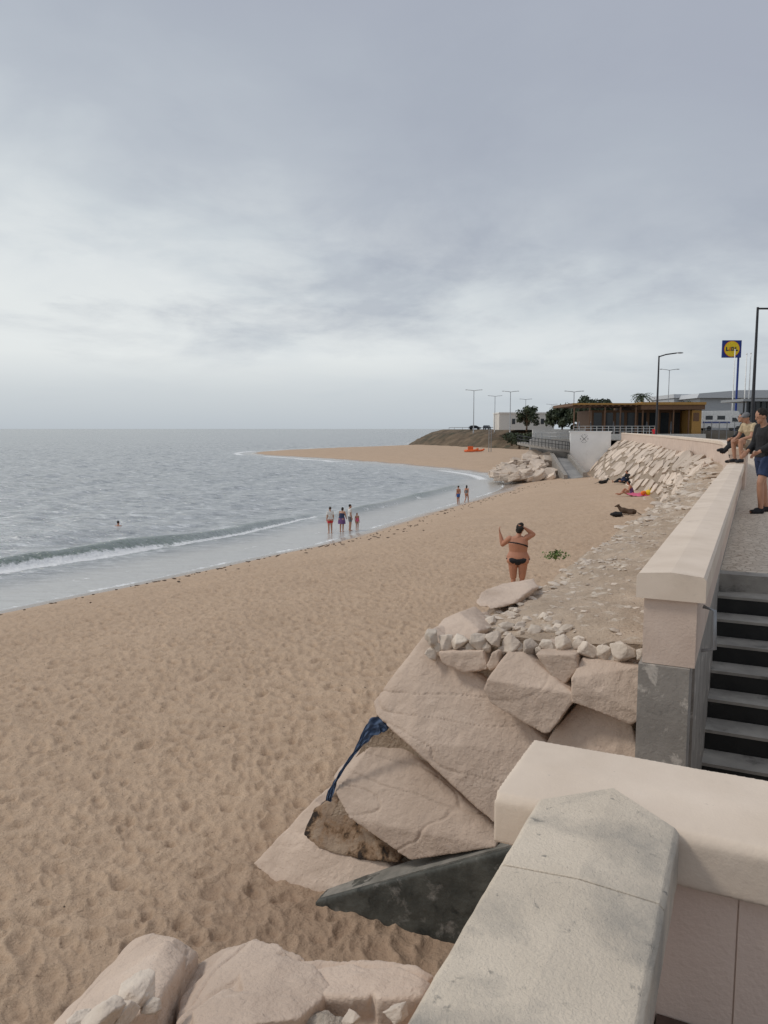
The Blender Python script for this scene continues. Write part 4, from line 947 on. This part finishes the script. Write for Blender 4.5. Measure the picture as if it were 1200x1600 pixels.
tree('broad dark tree behind the brown terrace roof', X_(936, 140), 140, 5.1, Zt(616, 140)-5.1, 5, 4, 3600, .25, 22)
tree('distant dark tree left of the hall above the mustard roof', X_(1075, 160), 160, 5.1, Zt(622, 160)-5.1, 6, 5, 1500)
for i, (a, b, Yd) in enumerate([(812, 690, 128), (830, 686, 122), (800, 688, 150)]):
    tree(['low scrub bush beside the dark curved wall, left one', 'low scrub bush beside the dark curved wall, right one', 'scrub bush at the foot of the headland slope'][i], X_(a, Yd), Yd, 3.5, 2.4, 3.6, 20+i, 900, .18, 9)
e = empty('palm_tree', 'short palm tree whose fronds show above the mustard roof', 'tree', (X_(1002, 135), 135, 5.1))
hp = Zt(612, 135)-5.1-.8
bm = bmesh.new(); tube(bm, [(0, 0, 0), (.05, 0, hp*.5), (0, 0, hp)], [.32, .26, .3], 10); bobj('trunk', bm, 'bark', e, smooth=True)
bm = bmesh.new(); r = random.Random(3)
for k in range(46):
    a = r.uniform(0, 6.28); el = r.uniform(-.2, 1.2); Lf = r.uniform(1.7, 2.3); pts = []
    for q in range(8):
        f = q/7; pts.append(V((math.cos(a)*Lf*f*math.cos(el*(1-.4*f)), math.sin(a)*Lf*f*math.cos(el*(1-.4*f)), hp+Lf*f*math.sin(el)-1.5*f*f)))
    sd = V((-math.sin(a), math.cos(a), 0))
    for q in range(7):
        for s_ in (-1, 1):
            m_ = pts[q]; n_ = pts[q+1]; tip = (m_+n_)/2+sd*s_*.34*math.sin(PI*(q+1.2)/9)+V((0, 0, -.12))+(n_-m_)*.5
            bm.faces.new([bm.verts.new(x) for x in (m_, m_+(n_-m_)*.7, tip)])
bobj('crown', bm, 'leaf2', e)
# ------------------------------------------------------------ people
def person(label, loc, face, pose={}, H=1.7, skin='skin', hair='hair_dark', clothes=(), fem=False, voxel=.014, sm=3, hairstyle='short', headdir=None, group=None, wide=1, fingers=True):
    k = H/1.7
    J = dict(pelvis=(0, 0, .93), waist=(0, 0, 1.09), chest=(0, .0, 1.27), neck=(0, -.015, 1.43), head=(0, .015, 1.585))
    sw = .165 if fem else .19
    for n, s in (('R', 1), ('L', -1)):
        J['sh'+n] = (s*sw, -.005, 1.385); J['el'+n] = (s*(sw+.05), -.03, 1.11); J['wr'+n] = (s*(sw+.06), .04, .87)
        J['hip'+n] = (s*.09, 0, .89); J['kn'+n] = (s*.095, .02, .49); J['an'+n] = (s*.095, -.02, .085); J['toe'+n] = (s*.11, .15, .03)
    J.update(pose); J = {a: V(b) for a, b in J.items()}
    latH = (J['hipR']-J['hipL']).normalized(); latS = (J['shR']-J['shL']).normalized()
    hd = V(headdir).normalized() if headdir else V((0, 1, 0))
    up = (J['head']-J['neck']).normalized(); hx = hd.cross(up).normalized(); hup = hx.cross(hd).normalized()
    HR = Matrix((hx, hd, hup)).transposed()
    hipw, wst, chw = (.175, .125, .145) if fem else (.16, .14, .165)
    hipw *= wide; wst *= wide*1.05 if wide > 1 else 1; chw *= wide
    lw = .5+.5*wide
    sp = (J['waist']-J['pelvis']).normalized()
    T = [J['pelvis']-sp*.09, J['pelvis']-sp*.02, J['pelvis']+sp*.06, J['waist'], J['chest'], (J['shR']+J['shL'])/2*.75+J['neck']*.25, J['neck']+ (J['neck']-J['chest'])*.05]
    Tr = [(.10, .08), (hipw, .115*lw), (hipw*.95, .11*lw), (wst, .09*lw), (chw, .112*lw), (chw*.9, .08), (.062, .06)]
    Tl = [latH, latH, latH, (latH+latS), latS, latS, latS]
    def limbs(bm, inf=0, torso=(0, 7), arms=None, legs=None):
        if torso: tube(bm, T[torso[0]:torso[1]], [(a+inf, b+inf) for a, b in Tr[torso[0]:torso[1]]], 20, Tl[torso[0]:torso[1]])
        for n in 'RL':
            if arms:
                s, e_, w_ = J['sh'+n], J['el'+n], J['wr'+n]
                ell(bm, s, (.058*lw+inf,)*3)
                a1 = min(1, arms/1.); tube(bm, [s, s.lerp(e_, .4*a1), s.lerp(e_, a1)], [.055*lw+inf, .05*lw+inf, .04*lw+inf*1.4+(1-a1)*.008], 12)
                if arms > 1:
                    f = arms-1; ell(bm, e_, (.041*lw+inf,)*3); tube(bm, [e_, e_.lerp(w_, .3*f), e_.lerp(w_, f)], [.04*lw+inf, .041*lw+inf, .028+inf+(1-f)*.01], 12)
            if legs:
                h, kn, an = J['hip'+n], J['kn'+n], J['an'+n]
                a1 = min(1, legs); ell(bm, h, (.085*lw+inf,)*3)
                tube(bm, [h+(h-kn)*.02, h.lerp(kn, .35*a1), h.lerp(kn, a1)], [.088*lw+inf, .082*lw+inf, .055*lw+inf*1.3+(1-a1)*.028], 14)
                if legs > 1:
                    f = legs-1; ell(bm, kn, (.056+inf,)*3); tube(bm, [kn, kn.lerp(an, .3*f), kn.lerp(an, f)], [.054+inf, .056+inf, .038+inf+(1-f)*.015], 12)
    def foot(bm, inf=0):
        for n in 'RL':
            an, to = J['an'+n], J['toe'+n]; d = (to-an); heel = an-V((d.x, d.y, 0)).normalized()*.045+V((0, 0, to.z-an.z if abs(d.z) < .12 else -.02)); 
            tube(bm, [heel+V((0, 0, .01)), heel.lerp(to, .35)+V((0, 0, .015)), heel.lerp(to, .75), to], [(.033+inf, .035+inf), (.038+inf, .038+inf), (.046+inf, .028+inf), (.036+inf, .018+inf)], 12, V((0, 0, 1)).cross(d))
            tube(bm, [an, heel.lerp(to, .15)], [.038+inf, .036+inf], 10)
    def hands(bm):
        for n, sg in (('R', 1), ('L', -1)):
            e_, w_ = J['el'+n], J['wr'+n]; d = (w_-e_).normalized(); fwd = V((0, 1, 0)); 
            lat = (fwd-d*fwd.dot(d)); lat = lat.normalized() if lat.length > .2 else V((1, 0, 0)); nn_ = d.cross(lat)*sg
            tube(bm, [w_-d*.01, w_+d*.03, w_+d*.085], [(.024, .02), (.038, .017), (.04, .014)], 10, lat)
            if fingers:
                for i, (o, ln) in enumerate(((.030, .07), (.010, .08), (-.010, .074), (-.029, .058))):
                    b = w_+d*.08+lat*o; tube(bm, [b, b+d*ln*.5+nn_*.006, b+d*ln*.8+nn_*.022, b+d*ln+nn_*.036], [.0095, .009, .0085, .007], 6)
                b = w_+d*.03+lat*.03; tube(bm, [b, b+lat*.028+d*.025, b+lat*.035+d*.06+nn_*.012], [.012, .011, .009], 6)
    e = empty('person', label, 'person', loc, math.atan2(-face[0], face[1]), group); e.scale = (k, k, k)
    bm = bmesh.new(); limbs(bm, 0, (0, 7), 2, 2); foot(bm); hands(bm)
    if fem:
        for s in (-1, 1): ell(bm, J['chest']+latS*s*.07+V((0, .085, -.01)), (.06, .055, .06)); ell(bm, J['pelvis']+latH*s*.075*wide+V((0, -.055, -.04)), (.095*wide, .09, .095))
    tube(bm, [J['neck']-up*.03, J['neck']+up*.04, J['head']-up*.03], [.06, .052, .052], 12)
    Hc = J['head']
    ell(bm, Hc+hup*.02, (.074, .092, .10), HR); ell(bm, Hc+hd*.028-hup*.05, (.055, .062, .06), HR)
    ell(bm, Hc+hd*.092-hup*.012, (.012, .02, .024), HR); ell(bm, Hc+hd*.08-hup*.058, (.024, .015, .012), HR); ell(bm, Hc+hd*.07-hup*.09, (.024, .022, .018), HR)
    for s in (-1, 1): ell(bm, Hc+hx*s*.075-hd*.01-hup*.01, (.011, .022, .03), HR)
    me = remesh(bm, voxel, sm); mobj('body', me, skin, e, True)
    bm = bmesh.new()
    for s in (-1, 1): ell(bm, Hc+hx*s*.03+hd*.083+hup*.012, (.011, .008, .006), HR, 1)
    bobj('eyes', bm, 'hair_dark', e, smooth=True)
    bm = bmesh.new(); ell(bm, Hc+hup*.042-hd*.02, (.086, .094, .096), HR)
    if hairstyle in ('long', 'bun', 'pony'): ell(bm, Hc-hd*.05-hup*.01, (.08, .06, .10), HR)
    if hairstyle == 'long': ell(bm, Hc-hd*.07-hup*.11, (.075, .04, .13), HR)
    if hairstyle == 'bun':
        ell(bm, Hc-hd*.06+hup*.10+hx*.03, (.06, .055, .055), HR); ell(bm, Hc-hd*.1+hup*.02+hx*.06, (.06, .05, .05), HR)
    me = remesh(bm, max(.01, voxel), 2); disp(me, .008, 22, 3, .006, 60); mobj('hair', me, hair, e, True)
    for kd, mt in clothes:
        bm = bmesh.new(); nm = kd
        if kd == 'tshirt': limbs(bm, .018, (1, 7), .62)
        if kd == 'vest': limbs(bm, .016, (1, 6))
        if kd == 'jacket': limbs(bm, .026, (1, 7), 1.85)
        if kd == 'shorts': limbs(bm, .018, (0, 3), None, .72)
        if kd == 'trousers': limbs(bm, .02, (0, 3), None, 1.9)
        if kd == 'trunks': limbs(bm, .016, (0, 3), None, .5)
        if kd == 'briefs':
            tube(bm, [J['pelvis']-sp*.13, J['pelvis']-sp*.06, J['pelvis']+sp*.012], [(.07*wide, .085), (hipw*.9, .125*lw), (hipw+.012, .124*lw)], 20, latH)
            if fem:
                for s in (-1, 1): ell(bm, J['pelvis']+latH*s*.06*wide+V((0, -.068, -.03)), (.092*wide, .092, .085))
        if kd == 'bikini_top':
            tube(bm, [J['chest']-up*.04, J['chest']-up*.014], [(chw+.010, .123*lw)]*2, 20, latS)
            for s in (-1, 1): ell(bm, J['chest']+latS*s*.07+V((0, .092, -.01)), (.058, .056, .055))
        if kd == 'swimsuit': limbs(bm, .012, (0, 5))
        if kd == 'skirt': tube(bm, [J['pelvis']+sp*.08, J['pelvis']-sp*.1, J['pelvis']-sp*.35], [(hipw, .13), (hipw+.03, .16), (hipw+.06, .2)], 20, latH)
        if kd == 'shoes': foot(bm, .012)
        if kd == 'cap': ell(bm, Hc+hup*.055-hd*.005, (.092, .105, .085), HR); ell(bm, Hc+hup*.06+hd*.11, (.06, .06, .012), HR)
        if not bm.verts: bm.free(); continue
        me = remesh(bm, max(.011, voxel*.8), 2); disp(me, .004, 9, 2, .004, 20); mobj(nm, me, mt, e, True)
    return e
x, y = (812-600)/1200*16.8, 16.8
wz = sz(x, y)
person('woman in a black bikini seen from behind with both arms raised by the ledge', (x, y, wz), (.22, 1), H=1.70, skin='skin_tan', fem=True, wide=1.5, voxel=.008, sm=2, hairstyle='bun', headdir=(.3, 1, -.2), clothes=[('briefs', 'cloth_black'), ('bikini_top', 'cloth_black')],
       pose=dict(elL=(-.35, .10, 1.22), wrL=(-.41, .14, 1.46), elR=(.32, .08, 1.47), wrR=(.13, .0, 1.62), shL=(-.19, 0, 1.37), shR=(.19, 0, 1.41), head=(.03, .04, 1.58), hipR=(.11, 0, .89), hipL=(-.11, 0, .89)))
person('man in black jacket and blue shorts standing behind the seawall at the right edge', (6.80, 13.75, 5.1), (-1, -.1), H=1.86, skin='skin', voxel=.008, sm=2, headdir=(.1, 1, -.35), clothes=[('jacket', 'cloth_black'), ('shorts', 'cloth_navy'), ('shoes', 'cloth_black')],
       pose=dict(elR=(.25, .02, 1.12), wrR=(.16, .2, 1.0), elL=(-.25, .02, 1.12), wrL=(-.16, .2, 1.0), hipR=(.1, 0, .89), hipL=(-.1, 0, .89), knR=(.13, -.08, .49), anR=(.14, -.16, .085), toeR=(.16, .02, .03), knL=(-.13, .13, .5), anL=(-.13, .10, .085), toeL=(-.14, .28, .03), neck=(0, .03, 1.42), head=(0, .09, 1.575)))
def seated(label, loc, face, H, clothes, skin='skin', kz=.42, **k):
    P = dict(pelvis=(0, 0, .10), waist=(0, -.03, .26), chest=(0, .04, .44), neck=(0, .10, .60), head=(0, .17, .74))
    for n, s in (('R', 1), ('L', -1)):
        P['sh'+n] = (s*.18, .08, .55); P['el'+n] = (s*.22, .18, .29); P['wr'+n] = (s*.10, .38, .22)
        P['hip'+n] = (s*.09, .02, .08); P['kn'+n] = (s*.13, .40, .12+(.42-kz)); P['an'+n] = (s*.12, .34, -kz+.09+(.42-kz)*.3); P['toe'+n] = (s*.13, .50, -kz+.04+(.42-kz)*.3)
    P.update(k.pop('pose', {}))
    return person(label, loc, face, P, H, skin, clothes=clothes, **k)
p = st(20.98, -.10, 6.12)
seated('seated man in tan shirt and beige shorts perched on the seawall step', p, (-1, -.25), 1.72, [('tshirt', 'cloth_yellow'), ('shorts', 'cloth_beige'), ('cap', 'cloth_grey'), ('shoes', 'cloth_black')], kz=.36, voxel=.011, headdir=(0, 1, -.3))
p = st(22.6, -.18, 6.12)
seated('person in dark clothes sitting on the seawall behind the man in tan, one leg stretched', p, (-.95, .1), 1.75, [('jacket', 'cloth_black'), ('trousers', 'cloth_black'), ('shoes', 'cloth_black')], kz=.42, pose=dict(knL=(-.13, .42, .10), anL=(-.14, .68, -.16), toeL=(-.15, .80, -.08)))
def shore(px, py, z=0.0): q = rz(px, py, z); return (q.x, q.y, z-.03)
person('woman in white shirt and red shorts standing at the water edge, leftmost of the group', shore(516, 833), (-.5, 1), H=1.7, fem=True, hairstyle='short', hair='hair_brown', wide=1.15, clothes=[('tshirt', 'cloth_white'), ('trunks', 'cloth_red')])
person('woman in a dark swimsuit and purple wrap bending slightly in the shoreline group', shore(534, 831), (.4, .9), H=1.64, fem=True, wide=1.25, clothes=[('swimsuit', 'cloth_navy'), ('skirt', 'cloth_purple')], hairstyle='bun', pose=dict(chest=(0, .06, 1.25), neck=(0, .1, 1.4), head=(0, .15, 1.54), shR=(.165, .09, 1.36), shL=(-.165, .09, 1.36), elR=(.24, .12, 1.1), wrR=(.2, .28, .95), elL=(-.24, .12, 1.1), wrL=(-.2, .28, .95)))
person('person in white top and dark shorts beside the child in the shoreline group', shore(547, 829), (.9, .3), H=1.74, wide=1.1, clothes=[('tshirt', 'cloth_white'), ('shorts', 'cloth_grey')])
person('small child in a pink swimsuit at the right end of the shoreline group', shore(558, 828), (.5, -.9), H=1.15, clothes=[('swimsuit', 'cloth_pink')], fem=True, hairstyle='long', hair='hair_brown')
person('boy in blue swimming trunks standing in the shallows, left one of the pair', shore(716, 788), (-.7, .8), H=1.66, skin='skin_tan', clothes=[('trunks', 'cloth_blue')], voxel=.018)
person('person in grey swimwear walking in the shallows, right one of the pair', shore(729, 786), (.7, .8), H=1.62, skin='skin_tan', clothes=[('swimsuit', 'cloth_grey')], fem=True, voxel=.018, hairstyle='long', pose=dict(knR=(.09, .14, .5), anR=(.09, .12, .1), toeR=(.1, .28, .03), anL=(-.1, -.2, .12), toeL=(-.1, -.04, .03), wrR=(.2, -.1, .9)))
q = rz(185, 829, 0); person('swimmer with head, shoulders and one arm above the water at left', (q.x, q.y, -1.12), (.2, 1), H=1.75, skin='skin_tan', voxel=.018, clothes=[('trunks', 'cloth_navy')], pose=dict(elL=(-.35, .1, 1.3), wrL=(-.52, .16, 1.28)))
# sunbathers
def onsand(a, b):
    q = rz(a, b, 2.5)
    for _ in range(6):
        q = rz(a, b, max(sz(q.x, q.y), onemb(q.x, q.y)[0].z))
    return V((q.x, q.y, q.z))
q = onsand(986, 775)
seated('woman in purple swimwear sitting on the sand near the slope', (q.x, q.y, q.z+.02), (-.9, .2), 1.75, [('swimsuit', 'cloth_purple')], skin='skin_tan', fem=True, hairstyle='bun', wide=1.1,
       pose=dict(knR=(.1, .36, .38), anR=(.1, .6, .08), toeR=(.1, .76, .04), knL=(-.1, .42, .2), anL=(-.1, .75, .06), toeL=(-.1, .9, .1), elR=(.25, -.12, .3), wrR=(.26, -.2, .08), elL=(-.25, .15, .35), wrL=(-.18, .35, .3)))
q = onsand(956, 757)
e = person('person in dark clothes lying on the sand behind the sitting woman', (q.x, q.y, q.z+.22), (0, 1), H=1.7, clothes=[('jacket', 'cloth_black'), ('trousers', 'cloth_black')], voxel=.016, pose=dict(knR=(.12, .22, .56), anR=(.12, -.02, .2), toeR=(.12, -.04, .05)))
e.rotation_euler = (PI/2, 0, 1.35)
q = onsand(990, 754)
seated('person in dark clothes sitting up beside the lying person higher up the sand', (q.x-.4, q.y, q.z+.05), (-.9, -.3), 1.7, [('jacket', 'cloth_black'), ('trousers', 'cloth_navy')], skin='skin_tan',
       pose=dict(knR=(.1, .36, .34), anR=(.1, .6, .08), toeR=(.1, .76, .04), knL=(-.1, .42, .2), anL=(-.1, .75, .06), toeL=(-.1, .9, .1)))
q = onsand(1014, 775)
bm = bmesh.new(); tube(bm, [(0, 0, -.1), (0, 0, .02), (0, 0, .22), (0, 0, .24)], [(.20, .10), (.24, .12), (.22, .09), (.17, .05)], 16)
tube(bm, [(-.1, 0, .22), (-.07, 0, .36), (.07, 0, .36), (.1, 0, .22)], .01, 6)
o = bobj('beach_bag', bm, 'yellow', smooth=True); o.location = q+V((0, -.1, .13)); setp(o, 'yellow beach bag standing on the sand right of the sitting woman', 'bag')
bm = bmesh.new(); ell(bm, (0, 0, .1), (.2, .13, .17)); me = remesh(bm, .03, 1); disp(me, .03, 6, 1); o = mobj('bag', me, 'cloth_red', None, True); o.location = q+V((.40, -.1, .16)); setp(o, 'small red bundle beside the yellow beach bag', 'bag')
bm = bmesh.new(); ell(bm, (0, 0, .1), (.18, .12, .14)); me = remesh(bm, .03, 1); disp(me, .03, 6, 9); o = mobj('bag', me, 'cloth_orange', None, True); o.location = q+V((-.38, -.15, .10)); setp(o, 'small orange bundle between the pink towel and the yellow bag', 'bag')
def towel(c, mat, label, rot, sx=.9, sy=.5):
    bm = bmesh.new(); rows_ = []
    for i in range(9):
        rows_.append([bm.verts.new(((i/4-1)*sx, (j/3-1)*sy, .03+.03*math.sin(i*2+j*1.3))) for j in range(7)])
    for i in range(8):
        for j in range(6): bm.faces.new((rows_[i][j], rows_[i+1][j], rows_[i+1][j+1], rows_[i][j+1]))
    o = bobj('towel', bm, mat, smooth=True); o.location = c; o.rotation_euler = rot; setp(o, label, 'towel')
c = onsand(998, 776); towel(c+V((0, 0, .1)), 'cloth_pink', 'pink towel spread on the sand between the sitting woman and the yellow bag', (.12, 0, .2), .6, .45)
def dog(label, loc, rot, mat):
    e = empty('dog', label, 'dog', loc, rot)
    bm = bmesh.new()
    tube(bm, [(-.38, 0, .13), (-.25, 0, .15), (0, 0, .15), (.22, 0, .18), (.34, 0, .24), (.42, 0, .34)], [(.07, .08), (.12, .13), (.11, .12), (.13, .15), (.09, .1), (.065, .07)], 14, (0, 1, 0))
    ell(bm, (.46, 0, .38), (.09, .07, .075)); tube(bm, [(.5, 0, .37), (.62, 0, .34)], [.045, .025], 8)
    for s in (-1, 1):
        ell(bm, (.42, s*.06, .43), (.025, .02, .05)); tube(bm, [(.22, s*.1, .1), (.3, s*.11, .04), (.52, s*.1, .03)], [.05, .035, .025], 8)
        tube(bm, [(-.25, s*.11, .12), (-.05, s*.15, .1), (-.2, s*.16, .04), (-.05, s*.16, .03)], [.08, .055, .035, .025], 8)
    tube(bm, [(-.42, 0, .12), (-.6, .08, .05), (-.7, .2, .04)], [.03, .022, .012], 6)
    me = remesh(bm, .018, 2); mobj('body', me, mat, e, True)
q = onsand(981, 804); dog('brown dog lying on the sand at the foot of the ledge', q, 2.6, 'fur_brown')
q = onsand(942, 756); dog('black dog lying on the sand left of the person in dark clothes', q, .3, 'fur_black')
q = onsand(963, 807); bm = bmesh.new(); ell(bm, (0, 0, .1), (.3, .17, .12)); ell(bm, (.18, .05, .14), (.12, .1, .09)); me = remesh(bm, .025, 1); disp(me, .04, 6, 2); o = mobj('backpack', me, 'cloth_black', None, True); o.location = q; setp(o, 'black backpack lying on the sand left of the brown dog', 'bag')
p_, T, Rr = path(62)
person('distant person in a red top walking on the promenade beyond the seawall', (p_.x+6.5, p_.y+20, 5.1), (-.5, -1), H=1.7, clothes=[('tshirt', 'cloth_red'), ('trousers', 'cloth_navy')], voxel=.02)
# ------------------------------------------------------------ world and sun
wd = bpy.data.worlds.new('World'); bpy.context.scene.world = wd; wd.use_nodes = True
N = wd.node_tree.nodes; L = wd.node_tree.links; bg = N['Background']
tc = N.new('ShaderNodeTexCoord'); sx = N.new('ShaderNodeSeparateXYZ'); L.new(tc.outputs['Generated'], sx.inputs[0])
z = math_(N, L, 'MAXIMUM', sx.outputs[2], 0)
zz = math_(N, L, 'ADD', z, .18)
cv = N.new('ShaderNodeCombineXYZ'); L.new(math_(N, L, 'DIVIDE', sx.outputs[0], zz), cv.inputs[0]); L.new(math_(N, L, 'DIVIDE', sx.outputs[1], zz), cv.inputs[1])
n1 = nz(N, L, cv.outputs[0], .6, 6, .5, .5); n2 = nz(N, L, cv.outputs[0], 1.5, 8, .55, .4)
left = math_(N, L, 'MULTIPLY', sx.outputs[0], .24)
inp = math_(N, L, 'ADD', math_(N, L, 'ADD', z, left), math_(N, L, 'MULTIPLY', math_(N, L, 'SUBTRACT', n1, .5), .5))
inp = math_(N, L, 'ADD', inp, math_(N, L, 'MULTIPLY', math_(N, L, 'SUBTRACT', n2, .5), .26), True)
def lin(r, g, b): return tuple(((c/255)/12.92 if c/255 < .04045 else ((c/255+.055)/1.055)**2.4) for c in (r, g, b))
cl = ramp(N, L, inp, [(.0, lin(228, 232, 232)), (.10, lin(221, 226, 228)), (.18, lin(204, 211, 216)), (.26, lin(185, 192, 201)), (.36, lin(175, 182, 193)), (.5, lin(169, 175, 188)), (.8, lin(183, 189, 199))])
mp = N.new('ShaderNodeMapping'); mp.inputs['Scale'].default_value = (1.0, .8, 1); mp.inputs['Location'].default_value = (3.1, 1.7, 0); L.new(cv.outputs[0], mp.inputs['Vector'])
n3 = nz(N, L, mp.outputs[0], 1.1, 9, .6, .3)
wsp = math_(N, L, 'MULTIPLY', ramp(N, L, n3, [(.49, 0.), (.62, 1.)]), ramp(N, L, z, [(.05, 0.), (.14, 1.), (.30, .7), (.5, .35)]))
cl = mix(N, L, math_(N, L, 'MULTIPLY', wsp, .5), cl, lin(158, 165, 179))
n4 = nz(N, L, cv.outputs[0], 2.0, 8, .6, .4)
lf = N.new('ShaderNodeMapRange'); L.new(sx.outputs[0], lf.inputs[0]); lf.inputs[1].default_value = .25; lf.inputs[2].default_value = -.35; lf.inputs[3].default_value = .2; lf.inputs[4].default_value = 1
brt = math_(N, L, 'MULTIPLY', ramp(N, L, n4, [(.42, 0.), (.62, 1.)]), ramp(N, L, z, [(.03, 0.), (.09, 1.), (.20, .8), (.32, 0.)]))
cl = mix(N, L, math_(N, L, 'MULTIPLY', math_(N, L, 'MULTIPLY', brt, lf.outputs[0]), .8), cl, lin(230, 234, 234))
hz = ramp(N, L, z, [(0, 1.), (.045, .6), (.09, 0.)])
cl = mix(N, L, hz, cl, lin(187, 195, 202))
sky = N.new('ShaderNodeTexSky'); sky.sky_type = 'NISHITA'; sky.sun_disc = False; sky.sun_elevation = math.radians(48); sky.sun_rotation = math.radians(-90)
sk = mix(N, L, 1., sky.outputs[0], (.1, .1, .1), 'MULTIPLY')
col = mix(N, L, .97, sk, cl)
L.new(col, bg.inputs['Color']); bg.inputs['Strength'].default_value = 1.0
sd = bpy.data.lights.new('sun', 'SUN'); sd.energy = 1.4; sd.angle = math.radians(11); sd.color = (1, .94, .86)
so = bpy.data.objects.new('sun', sd); C.objects.link(so)
dirv = V((-.66, .02, .73)); so.rotation_euler = dirv.to_track_quat('Z', 'Y').to_euler()
sc = bpy.context.scene; sc.view_settings.view_transform = 'Standard'; sc.view_settings.look = 'None'; sc.view_settings.exposure = 0
